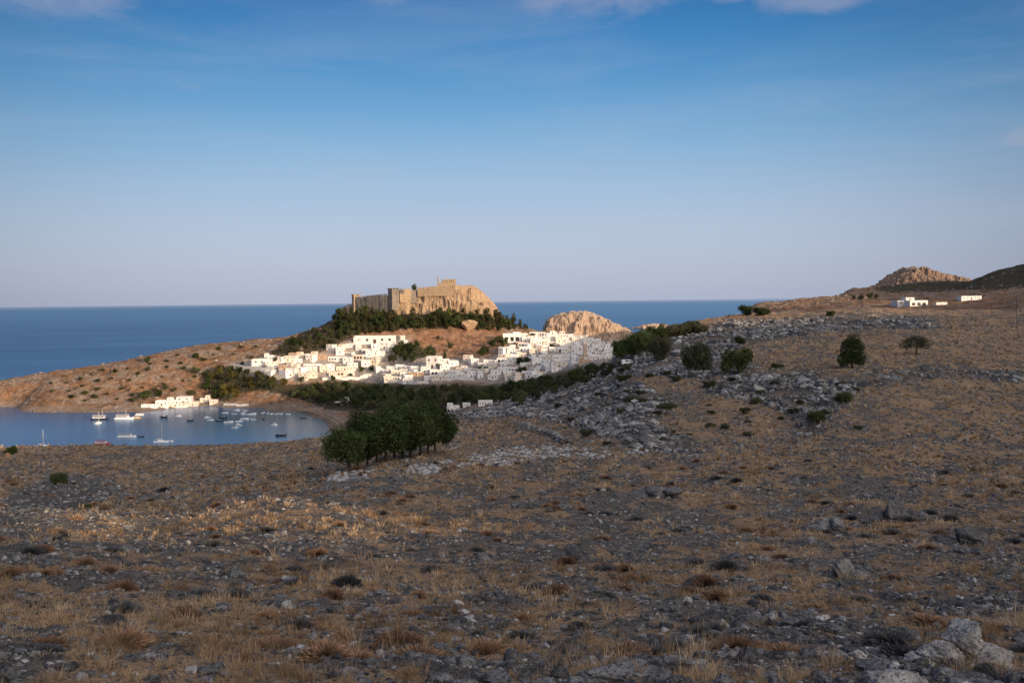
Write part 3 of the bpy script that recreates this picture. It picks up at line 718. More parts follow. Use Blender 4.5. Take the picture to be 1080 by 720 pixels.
# the named boulders of the near corner and the dark outcrops
def outcrop_mesh(seed, blocks, mat, sub=5):
    """a weathered limestone outcrop: overlapping blocks fused into one pitted skin by remeshing the union's height"""
    VV, FF, o = [], [], 0
    for (c, s_, sd) in blocks:
        V, F = rock_shape(seed + sd, sub, .13); V = V * np.array(s_) + np.array(c)
        q = V * 9; V = V + .012 * np.stack([perlin(q[:, 1], q[:, 2], seed), perlin(q[:, 0], q[:, 2], seed + 1), perlin(q[:, 0], q[:, 1], seed + 2)], 1)
        VV.append(V); FF.append(F + o); o += len(V)
    return np_mesh('limestone_boulder', np.concatenate(VV), np.concatenate(FF), mat, True)
def boulder(px, py, label, blocks, mat, scale=1.0, seed=0, rz=0):
    h = hit(px, py)
    o = link('limestone_boulder', outcrop_mesh(seed, blocks, mat), None, None, (h[0], h[1], h[2]), rz, scale * h[3] / 100.0)
    return tag(o, label, 'boulder')
M_blockd = None
# block sizes are in hundredths of the range, so a 10-unit block looks ten pixels each way from its centre
boulder(1000, 700, 'large pale boulder with a rounded notched crest in the near corner', [((-1, 0, 1.2), (2.2, 2.0, 2.6), 1), ((1.8, .3, 2.3), (2.3, 2.0, 3.1), 2), ((4.4, 0, .6), (2.6, 2, 1.6), 3), ((-3.2, -.3, .4), (1.8, 1.5, 1.5), 4)], M_pale, 1.0, 610)
boulder(942, 722, 'smooth blue-grey boulder sloping out of the bottom edge of the hillside', [((0, 0, 0), (3.2, 2.4, 2.0), 1), ((2.8, -.3, -.6), (3.2, 2, 1.3), 2)], M_pale, 1.0, 640)
boulder(950, 672, 'sharp grey rock wedge behind the smooth blue-grey boulder', [((0, 0, .3), (2.2, 1.4, 1.5), 1), ((-1.8, 0, -.1), (1.8, 1.3, .9), 2)], M_block, 1.0, 650)
boulder(787, 697, 'rounded dark grey boulder alone among grass near the bottom of the slope', [((0, 0, .3), (1.7, 1.5, 1.6), 1)], M_block, 1.0, 660)
boulder(668, 706, 'long dark rock ledge breaking out of the grass at the bottom', [((0, 0, 0), (4.6, 2, 1.3), 1), ((4.2, .5, .4), (3.2, 2, 1.6), 2), ((-4.4, -.4, -.3), (2.6, 1.6, .9), 3)], M_block, 1.0, 670)
boulder(889, 606, 'dark pyramid-shaped rock on the right of the open stony ground', [((0, 0, .4), (1.2, 1, 1.5), 1), ((1.4, 0, 0), (1.1, .9, .7), 2)], M_block, 1.0, 680)
boulder(1022, 572, 'broad dark limestone outcrop on the right part of the slope', [((0, 0, .5), (2.0, 1.6, 1.7), 1), ((-1.8, 0, .1), (1.6, 1.3, 1.0), 2)], M_block, 1.0, 690)
boulder(944, 548, 'dark jagged outcrop with a vertical cleft on the right of the slope', [((0, 0, .6), (1.4, 1.6, 2.2), 1), ((1.6, 0, 0), (1.4, 1.3, 1.3), 2), ((-1.8, 0, .1), (1.6, 1.3, .9), 3)], M_block, 1.0, 700)
boulder(865, 556, 'dark low outcrop of split rocks left of the cleft outcrop', [((0, 0, .2), (1.5, 1.3, 1.2), 1), ((1.5, 0, .4), (1.0, 1.1, 1.2), 2)], M_block, 1.0, 710)
boulder(655, 683, 'white egg-shaped stone lying by the long dark rock ledge', [((0, 0, .1), (.75, .55, .5), 1)], M_pale, 1.0, 720)
boulder(247, 607, 'blue-grey rounded boulder beside a big straw tuft on the left slope', [((0, 0, .3), (1.0, .8, .9), 1)], M_block, 1.0, 730)
boulder(185, 630, 'pale grey slab rock in the middle of the left slope', [((0, 0, .2), (1.2, .9, .7), 1), ((-.9, 0, 0), (.8, .7, .4), 2)], M_block, 1.0, 740)
boulder(690, 521, 'dark split outcrop in the middle of the brown slope', [((0, 0, .3), (1.2, 1.1, 1.0), 1), ((1.8, 0, .3), (1.5, 1, .9), 2), ((-1.5, 0, 0), (1.2, 1, .7), 3)], M_block, 1.0, 750)

# ------------------------------------------------------------------ dry grass
def grass_material():
    t = NT('straw'); col, *_ = t.attr('tint')
    n = t.noise(t.pos(), .6, 4, .6)
    c = t.mix(1.0, col, t.mix(t.ramp(n, .33, .67), (.62, .60, .58), (1.25, 1.2, 1.15)), 'MULTIPLY')
    d = t.new('ShaderNodeBsdfDiffuse'); t.put(d.inputs['Color'], c); tr = t.new('ShaderNodeBsdfTranslucent'); t.put(tr.inputs['Color'], c)
    ms = t.new('ShaderNodeMixShader'); ms.inputs[0].default_value = .3; t.l.new(d.outputs[0], ms.inputs[1]); t.l.new(tr.outputs[0], ms.inputs[2])
    t.l.new(ms.outputs[0], t.n['Material Output'].inputs['Surface'])
    return t.m
M_grass = grass_material()

def blades(X, Y, Z, D, nb, hgt, wid, spread, tint, r):
    """nb bent three-point blades for every tuft: vertices (n*nb, 6, 3), quads"""
    n = len(X); k = n * nb
    ti = np.repeat(np.arange(n), nb)
    rr = np.sqrt(r.uniform(size=k)) * spread[ti]; th = r.uniform(0, 6.283, k)
    bx = X[ti] + rr * np.cos(th); by = Y[ti] + rr * np.sin(th)
    bz = Z[ti] - .02
    h = hgt[ti] * r.uniform(.45, 1.1, k); lean = r.uniform(.05, .75, k) * h; la = th + r.normal(0, .9, k)
    wa = r.uniform(0, 6.283, k); w_ = wid[ti] * r.uniform(.6, 1.3, k)
    wx, wy = np.cos(wa) * w_, np.sin(wa) * w_
    P = np.zeros((k, 6, 3))
    for j, (u, wf) in enumerate(((0, 1.0), (.55, .8), (1.0, .12))):
        cx = bx + lean * u ** 1.7 * np.cos(la); cy = by + lean * u ** 1.7 * np.sin(la); cz = bz + h * u * (1 - .12 * u)
        P[:, 2 * j] = np.stack([cx - wx * wf, cy - wy * wf, cz], 1); P[:, 2 * j + 1] = np.stack([cx + wx * wf, cy + wy * wf, cz], 1)
    base = (np.arange(k) * 6)[:, None, None]
    F = np.array([[0, 1, 3, 2], [2, 3, 5, 4]])[None] + base
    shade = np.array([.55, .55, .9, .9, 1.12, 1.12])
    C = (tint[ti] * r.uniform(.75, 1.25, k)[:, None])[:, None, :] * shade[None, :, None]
    return P.reshape(-1, 3), F.reshape(-1, 4), C.reshape(-1, 3)

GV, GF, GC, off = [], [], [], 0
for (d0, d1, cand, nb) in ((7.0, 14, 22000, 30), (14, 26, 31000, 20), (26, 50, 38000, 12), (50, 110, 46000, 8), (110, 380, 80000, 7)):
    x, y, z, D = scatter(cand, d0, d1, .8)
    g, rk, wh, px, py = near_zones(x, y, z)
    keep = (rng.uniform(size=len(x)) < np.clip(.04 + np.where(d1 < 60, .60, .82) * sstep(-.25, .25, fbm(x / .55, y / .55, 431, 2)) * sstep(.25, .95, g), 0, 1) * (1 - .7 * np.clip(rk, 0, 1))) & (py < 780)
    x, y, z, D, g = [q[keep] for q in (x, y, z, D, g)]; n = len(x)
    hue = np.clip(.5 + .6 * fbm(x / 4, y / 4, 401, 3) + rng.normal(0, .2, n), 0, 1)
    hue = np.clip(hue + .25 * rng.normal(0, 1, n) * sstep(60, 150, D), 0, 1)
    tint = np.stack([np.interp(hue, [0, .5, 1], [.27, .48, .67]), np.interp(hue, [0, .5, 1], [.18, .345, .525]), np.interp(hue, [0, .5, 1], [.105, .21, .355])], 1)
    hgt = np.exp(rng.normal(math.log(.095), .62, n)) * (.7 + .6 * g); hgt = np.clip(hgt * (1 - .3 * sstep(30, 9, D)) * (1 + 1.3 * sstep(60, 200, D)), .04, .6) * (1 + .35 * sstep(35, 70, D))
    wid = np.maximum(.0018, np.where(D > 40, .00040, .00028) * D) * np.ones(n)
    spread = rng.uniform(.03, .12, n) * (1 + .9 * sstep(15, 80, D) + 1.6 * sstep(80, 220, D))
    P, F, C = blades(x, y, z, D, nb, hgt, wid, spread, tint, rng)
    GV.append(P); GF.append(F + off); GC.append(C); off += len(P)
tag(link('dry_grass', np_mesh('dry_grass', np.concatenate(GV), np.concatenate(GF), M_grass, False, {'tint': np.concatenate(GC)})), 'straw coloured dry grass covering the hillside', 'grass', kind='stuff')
print('grass faces', sum(len(f) for f in GF))

# ------------------------------------------------------------------ dry cushion shrubs, one thing each
def shrub_material(name, a, b):
    t = NT(name); col, *_ = t.attr('tint'); rnd = t.rand()
    c = t.mix(1.0, col, t.mix(rnd, a, b), 'MULTIPLY')
    return t.done(c, .95)
M_shrub_b = shrub_material('brown_twigs', (.15, .085, .055), (.36, .225, .14)); M_shrub_g = shrub_material('grey_twigs', (.055, .057, .062), (.15, .15, .15))
def cushion(seed, n):
    r = np.random.default_rng(seed)
    d = r.normal(size=(n, 3)); d[:, 2] = np.abs(d[:, 2]) * .8; d /= np.linalg.norm(d, axis=1)[:, None]
    lump = 1 + .28 * perlin(d[:, 0] * 2 + seed, d[:, 1] * 2, seed)
    root = d * np.array([.55, .55, .3]) * r.uniform(.2, 1, n)[:, None]; tip = d * np.array([1, 1, .62]) * lump[:, None] * r.uniform(.8, 1.08, n)[:, None] + r.normal(0, .07, (n, 3))
    tip[:, 2] = np.maximum(tip[:, 2], .0)
    s = np.cross(d, r.normal(size=(n, 3))); s /= np.linalg.norm(s, axis=1)[:, None] + 1e-9; s *= .022
    P = np.stack([root - s, root + s, tip + s * .7, tip - s * .7], 1).reshape(-1, 3)
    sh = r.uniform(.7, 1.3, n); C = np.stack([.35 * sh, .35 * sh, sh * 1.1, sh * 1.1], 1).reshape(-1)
    V0, F0 = ico(3); keepf = F0[(V0[F0, 2] > -.3).all(1)]
    V0 = V0 * np.array([.8, .8, .48]) * (1 + .2 * perlin(V0[:, 0] * 2 + seed, V0[:, 1] * 2, seed))[:, None]
    F0 = np.concatenate([keepf, keepf[:, 2:3]], 1)
    V = np.concatenate([P, V0]); F = np.concatenate([np.arange(4 * n).reshape(-1, 4)]); 
    V = P; Cc = np.stack([C, C, C], 1)
    return V, F, Cc
CB = []
for k in range(5):
    V, F, C = cushion(800 + k, 1500); CB.append((np_mesh('dry_shrub', V, F, M_shrub_b, False, {'tint': C}), np_mesh('dry_shrub', V, F, M_shrub_g, False, {'tint': C})))
x, y, z, D = scatter(1800, 9.5, 150, .85)
g, rk, wh, px, py = near_zones(x, y, z)
ok = (py < 715) & (py > 486) & (px > -10) & (px < 1090) & (rk < .85)
cnt = 0
for i in np.nonzero(ok)[0]:
    if cnt >= 296: break
    r = random.Random(int(i) + 77); s_ = min(.8, (.11 + .17 * r.random()) + .0036 * D[i])
    brown = r.random() < (.65 if px[i] < 600 else .4)
    me = CB[r.randrange(5)][0 if brown else 1]
    o = link('dry_shrub', me, None, None, (x[i], y[i], z[i] - .03), r.uniform(0, 6.28), (s_, s_ * r.uniform(.7, 1.1), s_ * r.uniform(.75, 1.1)))
    zn, sd_ = zone_of(px[i], py[i]), where_words(px[i], py[i]); tone = 'reddish brown' if brown else 'dark grey'
    tag(o, f'{tone} cushion shrub {zn}, {sd_} side', 'shrub', f'{tone} cushion shrubs {zn}, {sd_}')
    cnt += 1
# ------------------------------------------------------------------ trees
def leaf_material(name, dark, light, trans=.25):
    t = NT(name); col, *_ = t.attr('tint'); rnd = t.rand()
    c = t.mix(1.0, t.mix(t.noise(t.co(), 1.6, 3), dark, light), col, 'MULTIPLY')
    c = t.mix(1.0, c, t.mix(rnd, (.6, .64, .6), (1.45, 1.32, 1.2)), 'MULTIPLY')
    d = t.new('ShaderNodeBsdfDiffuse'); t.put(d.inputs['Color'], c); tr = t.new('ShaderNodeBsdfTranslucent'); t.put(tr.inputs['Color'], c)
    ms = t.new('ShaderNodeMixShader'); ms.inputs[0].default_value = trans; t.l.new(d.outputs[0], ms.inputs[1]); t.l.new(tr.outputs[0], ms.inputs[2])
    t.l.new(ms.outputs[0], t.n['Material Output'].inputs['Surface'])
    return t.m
M_leaf = leaf_material('evergreen_leaf', (.028, .043, .019), (.094, .122, .052))
M_olive = leaf_material('olive_leaf', (.040, .048, .030), (.125, .135, .082))
M_pine = leaf_material('pine_needle', (.034, .038, .020), (.105, .10, .052))
M_yellow = leaf_material('yellow_leaf', (.07, .066, .022), (.17, .145, .05))
M_bark = plain('bark', (.06, .048, .038), .95)

def leaves(lobes, n, size, seed, gap=.0, up=.3):
    """leaf-sized faces spread through the volume of the lobes (cx, cy, cz, rx, ry, rz)"""
    r = np.random.default_rng(seed); L = np.array(lobes, float)
    vol = L[:, 3] * L[:, 4] * L[:, 5]; k = r.choice(len(L), n, p=vol ** .8 / (vol ** .8).sum())
    d = r.normal(size=(n, 3)); d /= np.linalg.norm(d, axis=1)[:, None]
    rad = r.uniform(.12, 1, n) ** .42 * (1 + .22 * perlin(d[:, 0] * 2.3 + k, d[:, 1] * 2.3 + d[:, 2] * 2, seed))
    P = L[k, :3] + d * rad[:, None] * L[k, 3:]
    if gap > 0:
        q = perlin(P[:, 0] * gap, P[:, 2] * gap + P[:, 1], seed + 4) + perlin(P[:, 1] * gap, P[:, 2] * gap - P[:, 0], seed + 5)
        ok = q > -.55; P, d, k, rad = P[ok], d[ok], k[ok], rad[ok]; n = len(P)
    nr = d + r.normal(0, .75, (n, 3)); nr[:, 2] += up; nr /= np.linalg.norm(nr, axis=1)[:, None]
    a = np.cross(nr, r.normal(size=(n, 3))); a /= np.linalg.norm(a, axis=1)[:, None] + 1e-9; b = np.cross(nr, a)
    s = (size * r.uniform(.6, 1.35, n))[:, None]
    Q = np.stack([P - a * s * .5 - b * s * .25, P + a * s * .1 - b * s * .45, P + a * s * .6, P + a * s * .05 + b * s * .4], 1).reshape(-1, 3)
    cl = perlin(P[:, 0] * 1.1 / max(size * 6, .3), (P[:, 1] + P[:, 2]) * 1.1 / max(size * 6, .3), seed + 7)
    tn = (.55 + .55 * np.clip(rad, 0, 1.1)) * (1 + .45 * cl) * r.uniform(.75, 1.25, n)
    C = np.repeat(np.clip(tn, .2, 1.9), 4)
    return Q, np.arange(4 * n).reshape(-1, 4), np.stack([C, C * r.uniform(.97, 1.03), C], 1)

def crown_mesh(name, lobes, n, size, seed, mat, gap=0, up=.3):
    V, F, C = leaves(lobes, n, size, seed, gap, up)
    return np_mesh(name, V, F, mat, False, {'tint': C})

def trunk_mesh(h, r0, seed, limbs=4, spread=1.0, lean=(0, 0), top=.55):
    r = random.Random(seed); m = MB()
    pts = [(0, 0, -.3), (lean[0] * .2 + r.uniform(-.05, .05) * h, lean[1] * .2, h * .22), (lean[0] * .6 + r.uniform(-.06, .06) * h, lean[1] * .6, h * .42), (lean[0], lean[1], h * top)]
    m.tube(pts, [r0 * 1.25, r0, r0 * .8, r0 * .55], 7)
    for k in range(limbs):
        a = 6.283 * k / limbs + r.uniform(-.4, .4); s = pts[2] if k % 2 else pts[3]
        e = (s[0] + math.cos(a) * h * .24 * spread, s[1] + math.sin(a) * h * .24 * spread, s[2] + h * r.uniform(.16, .3))
        mid = tuple((s[i] + e[i]) / 2 + (0 if i < 2 else .02 * h) for i in range(3))
        m.tube([s, mid, e], [r0 * .5, r0 * .35, r0 * .14], 5)
    return m.mesh('trunk', M_bark, True)

def round_lobes(seed, w, h, z0, n=9):
    r = random.Random(seed); L = [(0, 0, z0 + h * .5, w * .62, w * .62, h * .46)]
    for k in range(n):
        a = r.uniform(0, 6.283); q = r.uniform(.35, .75); s = r.uniform(.28, .46)
        L.append((math.cos(a) * w * q, math.sin(a) * w * q, z0 + h * r.uniform(.18, .82), w * s, w * s, h * s * .8))
    return L

def plant_tree(name, crown, trunk, x, y, z, rz, sc, label, cat, group=None):
    t = empty(name, (x, y, z), rz, sc)
    link('crown', crown, None, t); link('trunk', trunk, None, t)
    return tag(t, label, cat, group)

# the clump in the middle ground: eleven trees in two uneven lines
CARO = [(crown_mesh('crown', round_lobes(900 + k, 2.8, 3.75, 1.15, 16), 12500, .16, 900 + k, M_leaf, 1.1), trunk_mesh(4.4, .12, 910 + k, 5, 1.0, (random.Random(k).uniform(-.35, .35), 0))) for k in range(4)]
CLUMP = [(367, 497, .86, 'low-hanging outermost tree at the downhill end of the dark tree clump'), (377, 492, .86, 'second tree from the downhill end of the dark tree clump'),
         (388, 491, .92, 'tree in the downhill half of the dark clump, beside a short leaning trunk'), (398, 490, 1.06, 'tall tree with a thick trunk where the dark clump steps up'),
         (406, 487.5, 1.1, 'tree just right of the step in the dark clump'), (416, 485.5, 1.12, 'tree in the middle of the dark clump with a pair of thin trunks'),
         (425, 484, 1.14, 'tree just past the middle of the dark clump, crown high'), (434, 482.5, 1.16, 'highest-crowned tree of the dark clump'),
         (443, 480.5, 1.16, 'broad tree towards the uphill end of the dark clump'), (451, 479, 1.12, 'last but one tree at the uphill end of the dark clump'),
         (459, 476.5, 1.02, 'outermost tree at the uphill end of the dark clump, beside the brown field')]
for k, (px, py, s_, lb) in enumerate(CLUMP):
    h = hit(px, py)
    plant_tree('evergreen_tree', *CARO[k % 4], h[0], h[1], h[2] - .05, 1.7 * k, (s_, s_, s_ * 1.0), lb, 'tree', 'dark evergreen trees in the clump above the bay')

# scattered trees and bushes of the stony hillside
BUSH = [crown_mesh('crown', round_lobes(930 + k, 2.4, 3.2, .1, 12), 6500, .19, 930 + k, M_leaf, .9) for k in range(3)]
BUSHO = [crown_mesh('crown', round_lobes(940 + k, 2.4, 3.2, .1, 12), 6500, .19, 940 + k, M_olive, .9) for k in range(3)]
BT = [trunk_mesh(3.0, .13, 950 + k, 5, 1.1) for k in range(3)]
# (px, py of the foot, width px, height px, dense/olive, label)
HILL = [(657, 377, 30, 20, 1, 'dense dark tree at the lower end of the grove above the village'), (669, 375, 28, 24, 1, 'dark rounded tree second in the grove above the village'),
        (680, 372, 30, 24, 1, 'dark tree in the middle of the grove above the village'), (692, 360, 26, 16, 1, 'dark tree behind the grove, against the strait'), 
        (706, 356, 26, 14, 0, 'grey-green tree behind the grove on the brow'), (721, 353, 26, 13, 0, 'grey-green bushy tree on the brow of the slope'),
        (738, 351, 20, 10, 0, 'small olive bush at the end of the brow grove'), (731, 350, 16, 12, 1, 'upright dark bush on the brow'),
        (699, 381, 30, 26, 0, 'bright olive-green round tree beside a big pale rock'), (734, 391, 36, 32, 0, 'loose wide bush above the upper grass strip'),
        (778, 394, 36, 27, 1, 'dark broad bush sloping to the left among boulders'), (781, 363, 14, 8, 1, 'little dark bush alone above the broad bush'),
        (786, 333, 17, 11, 1, 'dark round bush at the end of the skyline pair'), (803, 333, 22, 9, 1, 'dark spreading bush of the skyline pair'),
        (748, 334.5, 4, 3, 1, 'tiny bush on the bare skyline left of the pair'), (763, 333, 4, 3, 1, 'tiny bush on the bare skyline beside the pair'),
        (876, 334, 12, 6, 1, 'small dark bush by the dirt track'), (891, 424, 22, 11, 1, 'low dark bush at the top of the rubble tongue'), (861, 446, 22, 13, 1, 'dark bush wedged among the rubble above the brown ground'),
        (747, 408, 16, 7, 0, 'low olive bush in the upper grass strip'), (712, 402, 14, 6, 0, 'flat olive bush by the pale boulders'), (668, 424, 18, 8, 0, 'flat thorny bush among pale rocks on the slope'),
        (62, 511, 18, 12, 1, 'dark bush on the grey stony knoll at the left'), (12, 480, 14, 9, 1, 'dark bush on the brow over the bay, far left'), (93, 536, 18, 5, 1, 'low green bush below the grey stony knoll'),
        (640, 470, 12, 5, 0, 'low thorny bush at the end of the pale rubble band'), (820, 388, 14, 5, 0, 'low thorny bush under the golden field'), (655, 402, 14, 7, 1, 'dark bush at the left end of the upper grass strip'),
        (905, 452, 10, 4, 0, 'low thorny bush right of the rubble tongue'), (588, 430, 10, 5, 1, 'small dark bush over the drystone wall')]
for k, (px, py, w_, hp, dense, lb) in enumerate(HILL):
    h = hit(px, py)
    if h is None: continue
    wm, hm = w_ * h[3] / 1000 / 4.9, hp * h[3] / 1000 / 3.35
    plant_tree('hillside_bush', (BUSH if dense else BUSHO)[k % 3], BT[k % 3], h[0], h[1], h[2] - .08, 1.3 * k, (wm, wm, hm), lb, 'bush')
h = hit(899, 388)
s_ = 37 * h[3] / 1000 / 5.0
PINE = crown_mesh('crown', [(0, 0, 2.6, 1.7, 1.7, 1.6), (.7, 0, 1.4, 1.5, 1.4, .9), (-.9, 0, 1.5, 1.4, 1.4, .9), (.2, 0, 3.9, 1.0, 1.0, .9), (-.6, 0, 3.4, 1.0, 1.0, .7), (1.1, 0, 2.9, .8, .8, .6), (1.5, .2, .9, .9, .9, .6), (-1.5, 0, .9, .9, .9, .6)], 9000, .15, 961, M_leaf, 1.3)
plant_tree('pine_tree', PINE, trunk_mesh(4.6, .14, 962, 6), h[0], h[1], h[2] - .05, .4, s_, 'dense dark pine standing alone on the golden field', 'tree')
h = hit(966, 374)
s_ = 20 * h[3] / 1000 / 3.0
AIRY = crown_mesh('crown', [(0, 0, 1.9, 1.6, 1.5, .95), (1.1, 0, 1.5, 1.0, 1, .75), (-1.2, 0, 1.6, 1.0, 1, .8), (.2, 0, 2.4, 1.0, 1.0, .5)], 2600, .13, 971, M_olive, 1.6)
plant_tree('thorn_tree', AIRY, trunk_mesh(2.9, .09, 972, 7, 1.6, (.2, 0), .5), h[0], h[1], h[2] - .05, .0, (s_ * 1.15, s_, s_), 'thin grey umbrella-crowned tree right of the lone pine', 'tree')
h = hit(703, 437)
s_ = 13 * h[3] / 1000 / 3.0
plant_tree('thorn_tree', crown_mesh('crown', [(0, 0, 2.2, 2.2, 1.8, .75), (1.3, 0, 2.0, 1.2, 1, .5), (-1.3, 0, 2.1, 1.2, 1, .6)], 5200, .15, 981, M_olive, 1.0), trunk_mesh(2.6, .1, 982, 6, 1.5, (0, 0), .45), h[0], h[1], h[2] - .05, .5, (s_ * 1.25, s_, s_),
           'small flat-topped green tree in the grass hollow below the rubble', 'tree')

# far trees: light crowns, shared meshes
FAR_R = [crown_mesh('crown', round_lobes(1000 + k, 2.6, 4.6, .7, 8), 700, .55, 1000 + k, M_olive, .5, .5) for k in range(5)]
FAR_D = [crown_mesh('crown', round_lobes(1010 + k, 2.6, 4.8, .6, 8), 700, .55, 1010 + k, M_leaf, .5, .5) for k in range(4)]
FAR_P = [crown_mesh('crown', [(0, 0, 2.6 + .2 * k, 1.5, 1.5, 2.4), (.5, .3, 1.6, 1.4, 1.4, 1.2), (-.5, 0, 1.9, 1.3, 1.3, 1.3), (0, 0, 4.6, .8, .8, 1.3)], 620, .5, 1020 + k, M_pine, .5, .5) for k in range(4)]
FAR_C = [crown_mesh('crown', [(0, 0, 2.8, .65, .65, 2.7), (0, 0, 1.5, .75, .75, 1.3)], 380, .38, 1030, M_leaf, 0, .4)]
FAR_Y = [crown_mesh('crown', round_lobes(1040, 2.4, 3.6, .3, 7), 600, .5, 1040, M_yellow, .5, .5)]
FAR_T = [trunk_mesh(4.2, .2, 1050 + k, 4) for k in range(3)]
NFAR = [0]
def far_tree(px, py, hp, kind, label, group, wf=1.0, name=None):
    h = hit(px, py)
    if h is None or h[2] < .4: return
    k = NFAR[0]; NFAR[0] += 1; r = random.Random(k)
    s_ = hp * h[3] / 1000 / {'r': 5.2, 'd': 5.2, 'p': 5.8, 'c': 5.6, 'y': 4.0}[kind]
    cm = {'r': FAR_R, 'd': FAR_D, 'p': FAR_P, 'c': FAR_C, 'y': FAR_Y}[kind]
    nm = name or {'r': 'olive_tree', 'd': 'evergreen_tree', 'p': 'pine_tree', 'c': 'cypress_tree', 'y': 'mimosa_bush'}[kind]
    plant_tree(nm, cm[k % len(cm)], FAR_T[k % 3], h[0], h[1], h[2] - .1, r.uniform(0, 6.28), (s_ * wf * r.uniform(.85, 1.2), s_ * wf * r.uniform(.85, 1.2), s_), label, 'tree' if nm.endswith('tree') else 'bush', group)

def fill(poly, n, seed, sep):
    """spread n places over a patch of the far land, none nearer than sep pixels to another"""
    r = random.Random(seed); P = []; q = np.array(poly, float)
    (x0, y0), (x1, y1) = q.min(0), q.max(0)
    for _ in range(n * 60):
        a, b = r.uniform(x0, x1), r.uniform(y0, y1)
        if not in_poly(np.array([a]), np.array([b]), poly)[0]: continue
        if any((a - c) ** 2 + (2.2 * (b - d)) ** 2 < sep * sep for c, d in P): continue
        P.append((a, b))
        if len(P) == n: break
    return P
ORCH = [(302, 419), (345, 411), (380, 412), (445, 415), (505, 414), (520, 412), (560, 408), (590, 400), (655, 387), (664, 391), (625, 402), (580, 417), (548, 427), (505, 424), (470, 428), (440, 436), (385, 432), (345, 427)]
for px, py in sorted(fill(ORCH, 215, 5, 7.4), key=lambda q: q[1]):
    z_ = 'below the left half of the village' if px < 430 else 'in the valley under the village centre' if px < 540 else 'below the right end of the village'
    r = random.random(); kd = 'd' if r < .5 else 'r'
    far_tree(px, py, random.uniform(7.0, 12.0), kd, f'{"dark round evergreen" if kd == "d" else "grey-green olive"} tree {z_}', f'{"dark" if kd == "d" else "grey-green"} valley trees {z_}', 1.15)
PINES = [(350, 336), (362, 330), (380, 330), (410, 334), (440, 336), (470, 336), (505, 333), (535, 336), (550, 341), (556, 347), (520, 348), (480, 346), (455, 346), (420, 349), (395, 351), (362, 352)]
for px, py in sorted(fill(PINES, 122, 9, 5.6), key=lambda q: q[1]):
    z_ = 'under the grey castle wall' if px < 430 else 'at the foot of the orange cliff' if px < 505 else 'on the ridge right of the cliff'
    r = random.random(); kd = 'p' if r < .62 else 'd' if r < .85 else 'c'
    nm = {'p': 'brownish pine', 'd': 'dark round evergreen', 'c': 'slim dark cypress'}[kd]
    far_tree(px, py + 1.5, random.uniform(6.5, 15.5) * (1.0 if 395 < px < 520 else .8), kd, f'{nm} tree {z_} on the acropolis slope', f'{nm} trees {z_}', 1.0)
LEFT = [(285, 376), (310, 360), (335, 348), (352, 348), (395, 348), (372, 356), (345, 366), (310, 374)]
for px, py in sorted(fill(LEFT, 34, 11, 8), key=lambda q: q[1]):
    kd = random.choice('rdp')
    nm = {'p': 'brownish pine', 'd': 'dark round evergreen', 'r': 'grey-green olive'}[kd]
    far_tree(px, py, random.uniform(5, 8), kd, f'{nm} tree on the rough slope above the left end of the village', f'{nm} trees above the left end of the village', 1.2)
BANK = [(216, 397), (240, 388), (268, 394), (300, 404), (300, 412), (262, 410), (240, 424), (222, 414)]
for px, py in sorted(fill(BANK, 30, 13, 8), key=lambda q: q[1]):
    kd = random.choice('rrdy')
    nm = {'y': 'yellow-green', 'd': 'dark green', 'r': 'grey-green'}[kd]
    far_tree(px, py, random.uniform(6, 9), kd, f'{nm} bush on the bank between the shore houses and the village', f'{nm} bushes on the bank by the shore houses', 1.25, 'bank_bush')
HEAD = [(40, 412), (60, 402), (110, 391), (160, 380), (230, 368), (275, 366), (262, 384), (215, 396), (180, 414), (120, 424), (70, 424)]
for px, py in sorted(fill(HEAD, 46, 17, 13), key=lambda q: q[1]):
    far_tree(px, py, random.uniform(2, 4), random.choice('rd'), 'low dark scrub bush on the bare orange headland', 'low scrub bushes on the headland', 1.7, 'scrub_bush')
for px, py, hp, wf, kd, lb in [(206, 378, 6, 1.4, 'd', 'largest dark bush on the crest of the headland'), (155, 383, 7, 1.0, 'd', 'dark bush by the small cliff on the headland crest'), (207, 394, 7, 1.5, 'r', 'olive bush halfway down the headland'),
                               (153, 421, 8, 1.8, 'd', 'dark spreading bush beside the white shore house'), (166, 418, 7, 1.5, 'd', 'dark bush directly above the white shore house'), (175, 411, 6, 1.4, 'r', 'olive bush above the shore houses'),
                               (203, 417, 6, 1.4, 'r', 'olive bush between the two groups of shore houses'), (218, 412, 9, 1.4, 'd', 'tall dark bush behind the shore houses'), (228, 420, 9, 1.2, 'd', 'dark tree at the end of the shore houses'),
                               (140, 424, 5, 2, 'r', 'flat scrub bush above the sandy shore path'), (100, 420, 4, 2, 'r', 'flat scrub bush at the foot of the headland')]:
    far_tree(px, py, hp, kd, lb, None, wf, 'headland_bush')
TT_ = [(418, 376, 12, 'd'), (425, 372, 13, 'd'), (432, 375, 14, 'd'), (438, 370, 12, 'd'), (426, 381, 11, 'd'), (415, 383, 9, 'r'), (434, 382, 11, 'd'), (446, 377, 10, 'd'), (452, 376, 11, 'd'), (457, 375, 9, 'd'), (440, 378, 12, 'r')]
for px, py, hp, kd in TT_:
    far_tree(px, py, hp, kd, 'dark green tree in the grove at the top of the village under the red slope', 'dark trees in the grove at the top of the village', 1.1)
